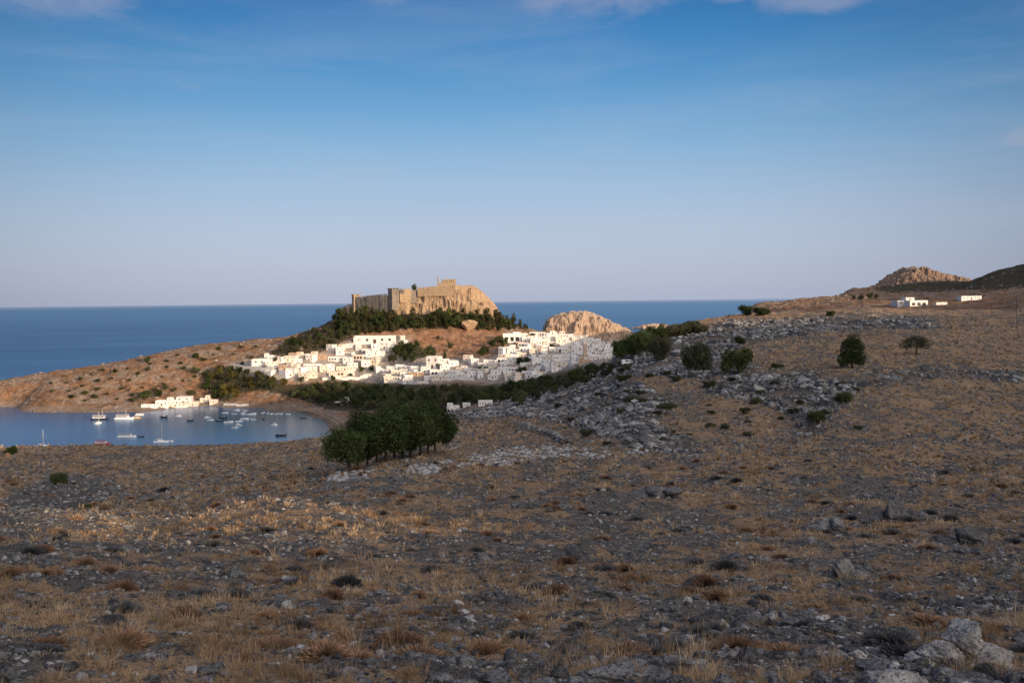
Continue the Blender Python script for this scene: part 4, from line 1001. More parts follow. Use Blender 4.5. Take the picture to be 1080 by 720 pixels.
for px, py, hp, kd, lb in [(469, 380, 12, 'c', 'slim dark tree at the right edge of the red slope'), (508, 376, 9, 'd', 'square-cut dark tree above the village roofs'), (513, 373, 8, 'r', 'grey-green tree beside the square-cut dark tree'), (519, 366, 8, 'd', 'dark tree below the top row of houses'), (531, 365, 10, 'd', 'dark tree left of the uppermost white house'),
                           (525, 362, 8, 'r', 'grey-green tree up by the uppermost white house'), (561, 358, 7, 'd', 'dark tree between the topmost houses at the saddle'), (382, 392, 6, 'd', 'dark tree in a courtyard in the left half of the village'), (392, 391, 6, 'd', 'round tree next to the courtyard tree in the village'),
                           (463, 389, 6, 'd', 'dark hedge-like tree in front of a white house'), (549, 384, 8, 'd', 'dark tree in the middle of the right half of the village'), (556, 383, 7, 'd', 'dark tree right of the village middle'), (506, 391, 6, 'd', 'dark tree on the lower terraces of the village'),
                           (513, 391, 5, 'r', 'olive tree on the lower terraces of the village'), (548, 393, 6, 'd', 'dark tree on the terrace near the lower right houses'), (553, 392, 6, 'd', 'second dark tree near the lower right houses'), (582, 367, 6, 'd', 'dark tree amid the far right roofs'),
                           (292, 382, 7, 'y', 'yellow-green bush in front of the long hotel building'), (300, 381, 7, 'y', 'second yellow-green bush in front of the long hotel building'), (370, 398, 5, 'd', 'bush on the village edge over the brown bank'), (318, 403, 6, 'd', 'dark bush under the village wall'), (352, 402, 6, 'd', 'dark bush under the middle of the village wall'),
                           (287, 404, 7, 'y', 'bright yellow-green bush under the blue-white house'), (437, 305.5, 7, 'd', 'dark round tree on top of the acropolis rock'), (361, 326, 7, 'c', 'lone cypress spike left of the castle'), (476, 367, 6, 'r', 'olive bush alone on the red slope'), (462, 358, 4, 'r', 'small bush high on the red slope'), (555, 344, 6, 'd', 'lone small tree at the end of the ridge'),
                           (900, 316, 5, 'r', 'olive tree at the foot of the far crag'), (908, 316, 6, 'r', 'wide olive tree at the foot of the far crag'), (917, 315, 6, 'd', 'dark tree at the foot of the far crag'), (924, 315, 5, 'd', 'dark bush at the right foot of the far crag')]:
    if (px, py) == (437, 305.5):
        p_ = at(437, 306, 1056); t_ = plant_tree('evergreen_tree', FAR_D[1], FAR_T[0], p_[0], p_[1], p_[2] - .8, .3, 1.5, lb, 'tree'); continue
    far_tree(px, py, hp, kd, lb, None, 1.2)
for k_, (px, py) in enumerate(fill([(560, 440), (600, 420), (640, 400), (700, 390), (780, 398), (880, 402), (960, 402), (880, 430), (830, 462), (740, 468), (690, 474), (620, 462)], 42, 23, 14)):
    h = hit(px, py)
    w_ = random.uniform(6, 15) * h[3] / 1000 / 4.9; h_ = w_ * random.uniform(.45, .8)
    plant_tree('thorn_bush', BUSHO[k_ % 3], BT[k_ % 3], h[0], h[1], h[2] - .1, k_, (w_, w_, h_), 'low olive-green thorn bush among the grey rubble of the ' + ('lower' if py > 440 else 'middle' if py > 415 else 'upper') + ' stony slope', 'bush', 'thorn bushes among the rubble')
print('far trees', NFAR[0])
# ------------------------------------------------------------------ boulders of the headland and far slopes
n = 60000
D = rng.uniform(840, 1500, n); pxs = rng.uniform(-20, 1110, n); a = np.arctan2((pxs - 540) / 1000, 1.0)
x, y = np.sin(a) * D, np.cos(a) * D; z = ground(x, y)
town, scr, red, pale, px, py = far_zones(x, y, z)
dn = .5 * sstep(.0, .55, fbm(x / 26, y / 26, 501, 4)) + .06 + .12 * pale
keep = (z > .6) & (town < .3) & (rng.uniform(size=n) < dn * (1 - .6 * scr)) & ((pxs < 700) | (D > 700))
x, y, z = x[keep], y[keep], z[keep]; n = len(x); size = np.clip(np.exp(rng.normal(math.log(.75), .45, n)), .4, 2.6)
v1 = [rock_shape(560 + k, 2) for k in range(6)]
tn = rng.uniform(.5, 1.25, n); tint3 = np.stack([tn * 1.12, tn * .95, tn * .78], 1)
Vv, Ff, Tt = merge(v1, rng.integers(0, 6, n), np.stack([x, y, z + .1 * size], 1), rng.uniform(0, 6.28, n), size[:, None] * np.stack([rng.uniform(.8, 1.5, n), rng.uniform(.8, 1.3, n), rng.uniform(.5, 1.0, n)], 1), tint3)
tag(link('coastal_rubble', np_mesh('coastal_rubble', Vv, Ff, M_rock, False, {'tint': Tt})), 'loose pale boulders strewn over the headland and far slopes', 'rubble', kind='stuff')

# ------------------------------------------------------------------ reefs in the strait
for px, wpx, hh, lb in ((671, 20, 5, 'low dark reef at the left end of the strait'), (690, 46, 14, 'largest jagged islet in the strait between the hill and the grove'), (712, 26, 7, 'small reef at the right end of the strait')):
    p_ = at(px, 346.5, 1); k_ = CAM_Z / (CAM_Z - p_[2]); c_ = np.array([p_[0] * k_, p_[1] * k_])
    W = wpx * k_ / 1000 * .5; V, F = ico(5); q = V * 3
    V = V * (1 + .35 * ridged(q[:, 0] + px, q[:, 1] * 2 + q[:, 2], px, 3)[:, None] * .5) * np.array([W * .7, W * .45, hh])
    tag(link('islet', np_mesh('islet', V, F, M_crag2, False), None, None, (c_[0], c_[1], -1.0)), lb, 'islet')

# ------------------------------------------------------------------ the white village
def wall_mat(name, col, var=.10):
    t = NT(name); n1 = t.noise(t.pos(), .35, 5, .7); rnd = t.rand()
    c = t.mix(t.ramp(n1, .33, .67), tuple(v * (1 - var) for v in col), tuple(min(1, v * (1 + var)) for v in col))
    c = t.mix(1.0, c, t.mix(rnd, (.86, .85, .84), (1.04, 1.03, 1.02)), 'MULTIPLY')
    return t.done(c, .9)
M_white = wall_mat('whitewash', (.80, .78, .755)); M_cream = wall_mat('cream_plaster', (.74, .66, .57)); M_stone = wall_mat('peach_stone', (.47, .34, .245), .2)
M_roof = wall_mat('flat_roof', (.50, .47, .44), .2); M_dark = plain('dark_opening', (.022, .023, .028), .5); M_wood = plain('brown_door', (.10, .055, .03), .7); M_blue = plain('blue_shutter', (.06, .13, .26), .6)
UNIT = {}
for nm, mt in (('window', M_dark), ('door', M_wood), ('shutter', M_blue), ('arch', M_dark)):
    UNIT[nm] = MB().box((0, 0, 0), (1, .10, 1)).mesh(nm, mt)

def house_spec(k):
    """blocks (x, y, w, d, h), openings (kind, x, y, z, w, h, side)"""
    B, O = [], []
    if k == 0: B = [(0, 0, 9, 8, 4)]; O = [('window', -2.6, -4, 2.2, .9, 1.2, 0), ('door', 0, -4, 1.1, 1.1, 2.1, 0), ('window', 2.6, -4, 2.2, .9, 1.2, 0), ('window', 4.5, -1, 2.2, .9, 1.2, 1)]
    if k == 1: B = [(0, 0, 8, 8, 6.6)]; O = [('window', -2.2, -4, 5, .9, 1.3, 0), ('window', 2.0, -4, 5, .9, 1.3, 0), ('door', -.2, -4, 1.1, 1.2, 2.2, 0), ('window', 2.6, -4, 2, .9, 1.2, 0), ('window', 4, 0, 4.8, .9, 1.2, 1)]
    if k == 2: B = [(0, 0, 12, 7.5, 3.7), (-3, .8, 5.4, 5.6, 6.6)]; O = [('window', 1.6, -3.75, 2, .9, 1.2, 0), ('door', 4, -3.75, 1.1, 1.1, 2.2, 0), ('window', -3, -2, 5.2, 1, 1.2, 0), ('window', -4, -3.75, 2, .9, 1.2, 0), ('arch', 6, .5, 1.5, 1.6, 2.3, 1)]
    if k == 3: B = [(0, 0, 11, 7.5, 3.8), (2.6, .6, 5, 5.8, 7)]; O = [('window', -3.4, -3.75, 2, .9, 1.2, 0), ('door', -1, -3.75, 1.1, 1.1, 2.2, 0), ('window', 2.6, -2.3, 5.5, 1, 1.3, 0), ('window', 3.2, -3.75, 2, .9, 1.2, 0), ('window', 5.1, .6, 5.4, .9, 1.2, 1)]
    if k == 4: B = [(0, 0, 16, 6.5, 3.6)]; O = [('window', -6, -3.25, 2, .9, 1.2, 0), ('window', -3, -3.25, 2, .9, 1.2, 0), ('door', 0, -3.25, 1.1, 1.2, 2.2, 0), ('window', 3, -3.25, 2, .9, 1.2, 0), ('window', 6, -3.25, 2, .9, 1.2, 0)]
    if k == 5: B = [(0, 2, 10, 7, 5.2), (0, -3.6, 9, 4.2, 2.7)]; O = [('window', -2.5, -1.5, 4, 1, 1.2, 0), ('window', 2.5, -1.5, 4, 1, 1.2, 0), ('arch', -2, -5.7, 1.2, 1.6, 2.0, 0), ('window', 2.2, -5.7, 1.5, .8, 1, 0), ('window', 5, 2, 3.6, .9, 1.2, 1)]
    if k == 6: B = [(0, 0, 11.5, 7, 4.6)]; O = [('arch', -3.4, -3.5, 1.5, 2.2, 2.7, 0), ('arch', 0, -3.5, 1.5, 2.2, 2.7, 0), ('arch', 3.4, -3.5, 1.5, 2.2, 2.7, 0), ('window', 5.75, 0, 2.6, .9, 1.2, 1)]
    if k == 7: B = [(0, 0, 6, 7, 7.4)]; O = [('window', -1.4, -3.5, 5.8, .8, 1.2, 0), ('window', 1.4, -3.5, 5.8, .8, 1.2, 0), ('door', 0, -3.5, 1.1, 1.1, 2.2, 0), ('shutter', 3, 0, 5.4, .9, 1.2, 1)]
    if k == 8: B = [(-2, 0, 7, 7, 5.8), (4.2, .5, 5.6, 6, 3.2)]; O = [('shutter', -3.4, -3.5, 4.4, .9, 1.3, 0), ('window', -.8, -3.5, 4.4, .9, 1.3, 0), ('door', -2, -3.5, 1.1, 1.2, 2.2, 0), ('window', 4.2, -2.5, 1.9, 1, 1.2, 0), ('window', 7, .5, 1.9, .9, 1.1, 1)]
    return B, O
DESC = ['plain cube', 'two-storey cube', 'long house, upper room left', 'long house, upper room right', 'long low house', 'stepped house with terrace', 'house with three arches', 'tall narrow house', 'two-storey house, low wing']
def house_meshes(k, mat):
    B, O = house_spec(k); m, rf = MB(), MB()
    for (bx, by, w, d, h) in B:
        m.box((bx, by, h / 2 - 1.5), (w, d, h + 3))
        for sx, sy, ww, dd in ((0, -1, w + .12, .3), (0, 1, w + .12, .3), (-1, 0, .3, d - .5), (1, 0, .3, d - .5)):
            m.box((bx + sx * (w / 2 - .11), by + sy * (d / 2 - .11), h + .26), (ww, dd, .52))
        rf.box((bx, by, h + .03), (w - .62, d - .62, .05))
    return m.mesh('wall', mat), rf.mesh('roof', M_roof), O
def make_house(name, k, mat):
    wm, rm, O = house_meshes(k, mat)
    t = empty(name, (0, 0, 0))
    link('wall', wm, None, t); link('roof', rm, None, t)
    for (kd, ox, oy, oz, w, h, sd) in O:
        o = link('door' if kd == 'door' else 'archway' if kd == 'arch' else 'window', UNIT[kd], None, t, (ox, oy, oz), R(90) if sd else 0, (w, 1, h))
    return t
PROTO = {}
def put_house(k, mk, x, y, z, rz, sc, label, cat, group, name='village_house'):
    mat = {'w': M_white, 'c': M_cream, 's': M_stone}[mk]
    if (k, mk) not in PROTO: o = PROTO[(k, mk)] = make_house(name, k, mat)
    else: o = copy_thing(PROTO[(k, mk)])
    o.name = name
    o.location = (float(x), float(y), float(z)); o.rotation_euler = (0, 0, rz); o.scale = sc
    for key in ('group',):
        if key in o: del o[key]
    return tag(o, label, cat, group)

HOLES = [(440, 377, 26, 10), (425, 376, 18, 11), (508, 374, 6, 5), (386, 391, 9, 3), (463, 388, 6, 2), (552, 383, 9, 2.2), (508, 390.5, 8, 2), (551, 392, 6, 2), (522, 364, 8, 5)]
nh = 0; rows = []
VILLAGE = [(262, 394), (268, 379), (300, 376), (340, 372), (372, 358), (384, 356), (428, 356), (428, 366), (462, 379), (466, 384), (500, 378), (514, 376), (524, 366), (530, 355), (560, 352), (600, 353), (664, 360), (662, 374), (634, 379), (612, 385), (590, 390), (566, 397), (552, 402), (522, 405), (514, 398), (498, 401), (462, 402), (440, 404), (412, 405), (404, 399), (350, 399), (312, 400), (290, 398)]
Dr = 862.0
while Dr < 1092:
    ang = -.34 + random.uniform(0, .01)
    while ang < .14:
        w_ = random.uniform(7.5, 11.5)
        Dj = Dr + random.uniform(-4.5, 4.5)
        X, Y = math.sin(ang) * Dj, math.cos(ang) * Dj; Z = float(ground(X, Y))
        q = project(np.array([[X, Y, Z]])); px, py = q[0][0], q[1][0]
        ang += w_ / Dr
        if not in_poly(np.array([px]), np.array([py]), VILLAGE)[0]: continue
        if any(abs(px - a) < c and abs(py - b + 1) < d for a, b, c, d in HOLES): continue
        if random.random() < .05: continue
        rows.append((px, py, X, Y, Z))
    Dr += 10.5
print('house sites', len(rows))
random.shuffle(rows); rows = sorted(rows[:298], key=lambda q: -q[1])
for px, py, X, Y, Z in rows:
    k = random.choice([0, 0, 1, 1, 2, 3, 4, 5, 6, 7, 8, 8]); r = random.random()
    mk = 'w' if r < (.76 if px > 430 else .66) else 'c' if r < .95 else 's'
    rz = random.gauss(-.05, .28)
    s_ = random.uniform(.76, 1.1)
    col = {'w': 'white', 'c': 'cream', 's': 'peach'}[mk]
    za = 'at the left end of the village' if px < 330 else 'in the left half of the village' if px < 440 else 'in the centre of the village' if px < 520 else 'in the shaded half of the village' if px < 600 else 'at the right end of the village'
    zb = 'low down' if py > 391 else 'halfway up' if py > 373 else 'high up'
    lb = f'{col} {DESC[k]} {zb} {za}'
    if len(lb.split()) > 16: lb = lb.replace('under the red slope', '').replace('  ', ' ').strip()
    put_house(k, mk, X, Y, Z, rz, (s_, s_, s_ * random.uniform(.62, .86)), lb, 'house', f'{col} {DESC[k]}s {zb} {za}')

def single(k, mk, px, py, wpx, label, name='house', rz=0.0, hs=1.0, D=None):
    h = hit(px, py)
    if h is None: return None
    B, _ = house_spec(k); w0 = max(b[0] + b[2] / 2 for b in B) - min(b[0] - b[2] / 2 for b in B)
    s_ = wpx * h[3] / 1000 / w0
    return put_house(k, mk, h[0], h[1], h[2], rz, (s_, min(s_, 1.3), s_ * hs), label, 'house', None, name)
single(4, 'w', 512, 427.5, 15, 'white house with dark windows standing alone in the valley trees', 'valley_house', .1, 1.5)
single(2, 'w', 478, 431, 13, 'low white house at the edge of the grey gravel field by the tree clump', 'valley_house', .1, .8)
single(0, 'w', 492, 428, 8, 'small white hut between the two valley houses', 'valley_house', .1, .8)
single(0, 'w', 625, 397, 6, 'tiny white hut alone at the edge of the valley trees, right', 'valley_hut', .2, 1.1)
single(0, 'w', 441, 426, 5, 'tiny white hut half hidden behind the dark tree clump', 'valley_hut', .2, 1)
SHORE_H = [(158, 428.5, 15, 4, 'w', .6, 'low white boathouse at the left end of the shore row'), (172, 427.5, 12, 0, 'w', .9, 'white cube second in the shore row above the boats'), (183, 425, 12, 2, 'w', .8, 'white house with upper room in the shore row'),
           (195, 424.5, 14, 1, 'w', .5, 'broad white house at the right of the first shore group'), (204, 427, 10, 0, 'c', .7, 'cream cube in front of the broad shore house'), (217, 422.5, 10, 3, 'c', .8, 'cream house with upper room at the second shore group'),
           (226, 424.5, 8, 0, 'c', .8, 'small cream cube last in the shore row'), (186, 427.8, 22, 4, 'c', .45, 'long low cream terrace house right at the waterline')]
for px, py, wpx, k, mk, hs, lb in SHORE_H: single(k, mk, px, py, wpx, lb, 'shore_house', .1, hs)
single(4, 'w', 283, 383.5, 32, 'long white hotel block at the left end of the village', 'hotel', .15, .62)
single(1, 'w', 303, 396, 13, 'blue-white shaded house at the lower left corner of the village', 'village_house', .9, .55)
single(6, 'w', 540, 360, 19, 'large white arcaded house, uppermost by the saddle', 'village_house', .0, 1.0)
single(4, 'w', 396, 362, 42, 'long white terrace row at the very top of the village, left of the grove', 'village_house', -.05, .75)
single(1, 'w', 458, 388, 14, 'white corner house with a tall blank side below the grove', 'village_house', -.25, 1.0)

# walls of the village
M_wallw = wall_mat('white_wall', (.66, .64, .61))
def garden_wall(pts, hgt, label, mat=None, name='garden_wall', thick=.5):
    P = [hit(px, py) for px, py in pts]
    if any(p is None for p in P): return
    m = MB(); cp = MB()
    for a, b in zip(P[:-1], P[1:]):
        n_ = max(2, int(math.hypot(b[0] - a[0], b[1] - a[1]) / 6))
        for i in range(n_):
            u = (i + .5) / n_; X, Y = a[0] + (b[0] - a[0]) * u, a[1] + (b[1] - a[1]) * u; Z = float(ground(X, Y))
            L = math.hypot(b[0] - a[0], b[1] - a[1]) / n_; rz = math.atan2(b[1] - a[1], b[0] - a[0])
            m.box((X, Y, Z + hgt / 2 - .6), (L + .01, thick, hgt + 1.2), rz); cp.box((X, Y, Z + hgt + .06), (L + .01, thick + .12, .12), rz)
    t = empty(name, (0, 0, 0)); m.build('wall_body', mat or M_wallw, t); cp.build('coping', mat or M_wallw, t)
    return tag(t, label, 'wall')
garden_wall([(246, 388), (275, 392), (288, 392)], 4.5, 'long white terrace wall at the left end of the village')
garden_wall([(340, 401), (372, 400), (388, 398)], 2.6, 'white wall along the lower edge of the village, left half')
garden_wall([(405, 404), (440, 405), (452, 404)], 2.4, 'white wall along the lower edge below the village centre')
garden_wall([(455, 402), (500, 401)], 3.0, 'white retaining wall over the dark valley trees')
garden_wall([(236, 427.5), (250, 428), (262, 428)], 1.8, 'pale quay wall at the end of the shore houses')

# bell tower
h = hit(617, 379)
t = empty('bell_tower', h[:3]); m = MB(); m.box((0, 0, 5), (3.2, 3.2, 12)); m.box((0, 0, 11.15), (3.7, 3.7, .3)); m.build('shaft', M_stone, t)
m = MB(); [m.box((sx * 1.15, sy * 1.15, 12.7), (.7, .7, 2.8)) for sx in (-1, 1) for sy in (-1, 1)]; m.build('belfry', M_stone, t)
m = MB(); m.box((0, 0, 14.25), (3.4, 3.4, .3)); m.box((0, 0, 15.2), (2.8, 2.8, 1.6), 0, .1); m.build('cap', M_stone, t); tag(t, 'slender brown bell tower rising from the shaded right half of the village', 'bell tower')

# ------------------------------------------------------------------ the castle on the rock
def castle_stone():
    t = NT('castle_stone'); p = t.pos(); n1 = t.noise(p, .25, 6, .7); n2 = t.noise(p, 1.4, 5, .75); b = t.voro(p, 1.1, 'Color')
    c = t.mix(t.ramp(n2, .33, .67), (.20, .145, .095), (.52, .39, .26)); c = t.mix(t.math('MULTIPLY', t.ramp(n1, .52, .66), .6), c, (.16, .12, .09))
    t.bump(n2, .9, .5); return t.done(c, .95)
M_castle = castle_stone()
def castle_shaded():  # darker copy of the castle stone: the walls' shade is put into its colour
    t = NT('shaded_castle_stone'); p = t.pos(); n1 = t.noise(p, .25, 6, .7); n2 = t.noise(p, 1.2, 5, .8)
    c = t.mix(t.ramp(n2, .33, .67), (.12, .10, .085), (.38, .33, .275)); c = t.mix(t.math('MULTIPLY', t.ramp(n1, .50, .62), .7), c, (.06, .055, .05))
    t.bump(n2, 1.0, .9); return t.done(c, .95)
M_castle_shaded = castle_shaded()
cs = empty('castle', (-100, 1060, 100))
def cw(name, pts, z0, z1, th=2.2, merlon=True, mt=None):
    mt = mt or M_castle
    """a curtain wall: body and battlements; heights may run from one end to the other"""
    m, mm = MB(), MB(); L0 = 0
    for (x0, y0, t0), (x1, y1, t1) in zip(pts[:-1], pts[1:]):
        L = math.hypot(x1 - x0, y1 - y0); rz = math.atan2(y1 - y0, x1 - x0); n_ = max(1, int(L / 5))
        for i in range(n_):
            u = (i + .5) / n_; X, Y, T = x0 + (x1 - x0) * u, y0 + (y1 - y0) * u, t0 + (t1 - t0) * u
            m.box((X, Y, (z0 + T) / 2 + random.uniform(-.3, .3)), (L / n_ + .02, th + random.uniform(0, .9), T - z0 + random.uniform(-.7, .7)), rz)
            if merlon:
                for w_ in (-.25, .25):
                    mm.box((X + math.cos(rz) * w_ * L / n_, Y + math.sin(rz) * w_ * L / n_, T + .7), (1.5, .8, 1.4), rz)
    w_o = m.build(name, mt); w_o.parent = cs; w_o.matrix_parent_inverse = Matrix.Translation((100, -1060, -100))
    if merlon:
        b_o = mm.build('battlement', mt); b_o.parent = w_o
    return w_o
def ctower(c, s, z0, z1, rz, name='tower', mt=None):
    mt = mt or M_castle
    m = MB(); m.box((c[0], c[1], (z0 + z1) / 2), (s, s, z1 - z0), rz, .96); o = m.build(name, mt); o.parent = cs; o.matrix_parent_inverse = Matrix.Translation((100, -1060, -100))
    mm = MB(); ca, sa = math.cos(rz), math.sin(rz); r_ = s * .44
    for a, b in ((-1, -1), (0, -1), (1, -1), (1, 0), (1, 1), (0, 1), (-1, 1), (-1, 0)):
        mm.box((c[0] + (a * ca - b * sa) * r_, c[1] + (a * sa + b * ca) * r_, z1 + .75), (s * .2, s * .2, 1.5), rz)
    b_o = mm.build('battlement', mt); b_o.parent = o
cw('outer_wall', [(-204, 1112, 86), (-192, 1102, 90)], 72, 86, mt=M_castle_shaded)
cw('outer_wall', [(-192, 1102, 91), (-178, 1094, 93)], 74, 91, mt=M_castle_shaded)
cw('curtain_wall', [(-178, 1092, 100), (-160, 1078, 101.5), (-139, 1062, 103)], 84, 100, mt=M_castle_shaded)
ctower((-180, 1096), 7, 84, 103, .5)
ctower((-132, 1061), 9, 86, 109, R(38), mt=M_castle_shaded)
cw('curtain_wall', [(-126, 1066, 108.5), (-114, 1073, 109)], 94, 108)
cw('curtain_wall', [(-114, 1073, 109), (-106, 1076, 108)], 94, 108, 2.0, mt=M_castle_shaded)
cw('curtain_wall', [(-106, 1073, 110), (-88, 1070, 111), (-64, 1067, 112)], 101, 110)
cw('curtain_wall', [(-64, 1068, 113), (-49, 1072, 112.5)], 107, 112, 2.0, False)
def cpart(m, name):
    o = m.build(name, M_castle); o.parent = cs; o.matrix_parent_inverse = Matrix.Translation((100, -1060, -100)); return o
m = MB(); m.box((-74, 1084, 112.5), (20, 9, 7)); cpart(m, 'temple_platform')
for i in range(5):
    m = MB(); hh = (7.5, 3.2, 3.6, 3.4, 4.2)[i]; X = -83.5 + i * 4.6
    m.tube([(X, 1081, 115.5), (X, 1081, 116 + hh * .6), (X, 1081, 116 + hh)], [.75, .68, .6], 8); m.box((X, 1081, 116 + hh + .2), (1.7, 1.7, .4)); cpart(m, 'column')
m = MB(); m.box((-71, 1086, 117.5), (15, 1.2, 3.6)); [m.box((-77.5 + 2.2 * i, 1086, 119.9), (1.1, 1.2, 1.2)) for i in range(7)]; cpart(m, 'temple_wall')
m = MB(); m.tube([(-172, 1085, 100), (-172, 1085, 108)], [.35, .2], 5); cpart(m, 'flagpole')
tag(cs, 'old stone castle with battlements, towers and temple columns on the acropolis rock', 'castle')
h = hit(495, 346)
V, F = rock_shape(591, 5, .16)
tag(link('boulder', np_mesh('boulder', V, F, M_crag, False), None, None, (h[0], h[1], h[2] + 3), .4, (9, 7, 15)), 'tall orange rock pinnacle standing among the trees under the cliff', 'boulder')

# ------------------------------------------------------------------ boats
M_hull = plain('white_gelcoat', (.82, .82, .81), .35, .05); M_navy = plain('navy_hull', (.02, .028, .05), .4); M_deck = plain('teak_deck', (.30, .19, .10), .7); M_red = plain('red_awning', (.42, .07, .08), .8)
M_yel = plain('yellow_paint', (.55, .33, .05), .6); M_metal = plain('spar', (.55, .52, .48), .4); M_grey = plain('grey_paint', (.26, .28, .31), .6); M_glass = plain('cabin_glass', (.03, .04, .05), .2); M_canvas = plain('canvas', (.60, .56, .50), .9)
def hull_mesh(L, W, H, mat, name='hull', stern=.8):
    m = MB(); rings = []
    for i in range(9):
        u = i / 8; x_ = -L / 2 + L * u; w_ = W / 2 * (stern + (1 - stern) * min(1, u * 3)) * (1 - max(0, (u - .5) / .5) ** 2.2) + .03
        sh = H * (1 + .28 * u * u)
        rings.append([(x_, -w_, sh), (x_, -w_ * .86, sh * .3), (x_ - .02 * L * u, -w_ * .45, -.18 * H), (x_ - .02 * L * u, w_ * .45, -.18 * H), (x_, w_ * .86, sh * .3), (x_, w_, sh)])
    m.loft(rings)
    return m.mesh(name, mat)
def small_boat(kind):
    t = empty('motorboat', (0, 0, 0)); hm = M_hull if kind != 'dark' else M_navy
    link('hull', hull_mesh(5.6, 2.1, .75, hm), None, t)
    m = MB(); m.box((-.4, 0, .80), (3.6, 1.35, .06)); m.build('cockpit', M_navy if kind == 'white' else M_deck, t)
    m = MB(); m.box((-.9, 0, .98), (.5, 1.5, .1)); m.box((.5, 0, .98), (.45, 1.3, .1)); m.build('bench', M_canvas, t)
    m = MB(); m.box((-3.0, 0, .85), (.45, .4, .9)); m.box((-3.0, 0, 1.4), (.6, .5, .35)); m.build('outboard_motor', M_navy, t)
    if kind == 'cabin':
        m = MB(); m.box((.7, 0, 1.35), (1.8, 1.5, 1.0), 0, .85); m.build('cabin', M_hull, t); m = MB(); m.box((.72, 0, 1.5), (1.75, 1.46, .35)); m.build('cabin_window', M_glass, t)
    return t
def sail_boat(L, H, hm):
    t = empty('sailboat', (0, 0, 0)); link('hull', hull_mesh(L, L * .3, L * .11, hm), None, t)
    m = MB(); m.box((-.02 * L, 0, L * .15), (L * .42, L * .18, L * .07), 0, .85); m.build('cabin', M_hull, t)
    m = MB(); m.tube([(.06 * L, 0, L * .1), (.06 * L, 0, H)], [.22, .13], 6); m.build('mast', M_metal, t)
    m = MB(); m.tube([(.06 * L, 0, L * .25), (-.40 * L, 0, L * .24)], [.16, .12], 6); m.build('boom', M_metal, t)
    m = MB(); m.tube([(.03 * L, 0, L * .27), (-.18 * L, 0, L * .275), (-.38 * L, 0, L * .26)], [.2, .28, .14], 6); m.build('furled_sail', M_canvas, t)
    m = MB(); m.tube([(.06 * L, 0, H * .97), (.5 * L, 0, L * .14)], [.022, .022], 4); m.tube([(.06 * L, 0, H * .97), (-.5 * L, 0, L * .12)], [.022, .022], 4); m.build('stay', M_metal, t)
    return t
def tour_boat(L, hm, am, mast=0, lower=True):
    t = empty('tour_boat', (0, 0, 0)); link('hull', hull_mesh(L, L * .24, L * .085, hm), None, t)
    m = MB(); m.box((-.08 * L, 0, L * .135), (L * .62, L * .18, L * .09)); m.build('cabin', M_hull, t)
    m = MB(); m.box((-.08 * L, 0, L * .145), (L * .56, L * .185, L * .04)); m.build('cabin_window', M_glass, t)
    m = MB(); m.box((-.08 * L, 0, L * .245), (L * .66, L * .2, L * .018)); m.build('awning', am, t)
    m = MB()
    for sx in (-.36, -.08, .2):
        for sy in (-.08, .08): m.tube([(sx * L, sy * L, L * .17), (sx * L, sy * L, L * .245)], [.1, .1], 5)
    m.build('awning_post', M_metal, t)
    if mast: m = MB(); m.tube([(.1 * L, 0, L * .2), (.1 * L, 0, mast)], [.2, .12], 6); m.build('mast', M_metal, t)
    return t
def afloat(px, py):
    d = ray(px, py); k = -CAM_Z / d[2]; return (d[0] * k, d[1] * k, 0.0), k
def moor(t, px, py, rz, label, cat, sc=1.0, group=None):
    p_, k = afloat(px, py); t.location = p_; t.rotation_euler = (0, 0, rz); t.scale = (sc * .76,) * 3
    return tag(t, label, cat, group)
moor(tour_boat(20, M_navy, M_canvas, 13), 106, 442.5, .05, 'dark-hulled excursion boat with a pale mast at the left of the moorings', 'boat')
moor(sail_boat(9, 13, M_hull), 104, 446.5, 1.2, 'white sailing boat bow-on in front of the dark excursion boat', 'boat')
moor(tour_boat(21, M_hull, M_canvas, 11), 131, 442, -.05, 'broad pale excursion boat with awning close under the headland', 'boat')
moor(tour_boat(9, M_yel, M_canvas), 144, 441, .2, 'small yellow boat at the right end of the pale excursion boat', 'boat')
moor(tour_boat(9, M_hull, M_canvas), 147, 437.5, .3, 'small white cabin boat against the shore beside the yellow one', 'boat')
moor(tour_boat(17, M_hull, M_grey), 134, 461, .06, 'long grey-topped excursion boat in the middle of the bay entrance', 'boat')
moor(small_boat('dark'), 149, 460.5, .1, 'dark dinghy at the end of the grey-topped excursion boat', 'boat')
moor(tour_boat(15, M_red, M_red), 108, 468.5, .04, 'red-hulled boat with red awning partly behind the brow of the hillside', 'boat')
moor(sail_boat(13, 18, M_hull), 170, 466.5, .15, 'white sailing yacht with the tallest mast behind the rocky brow', 'boat')
moor(small_boat('white'), 179, 465.5, .1, 'white dinghy towed beside the tall-masted yacht', 'boat', 1.2)
moor(sail_boat(11, 15.5, M_hull), 45, 471, .8, 'yacht of which little but the mast shows, far left', 'boat')
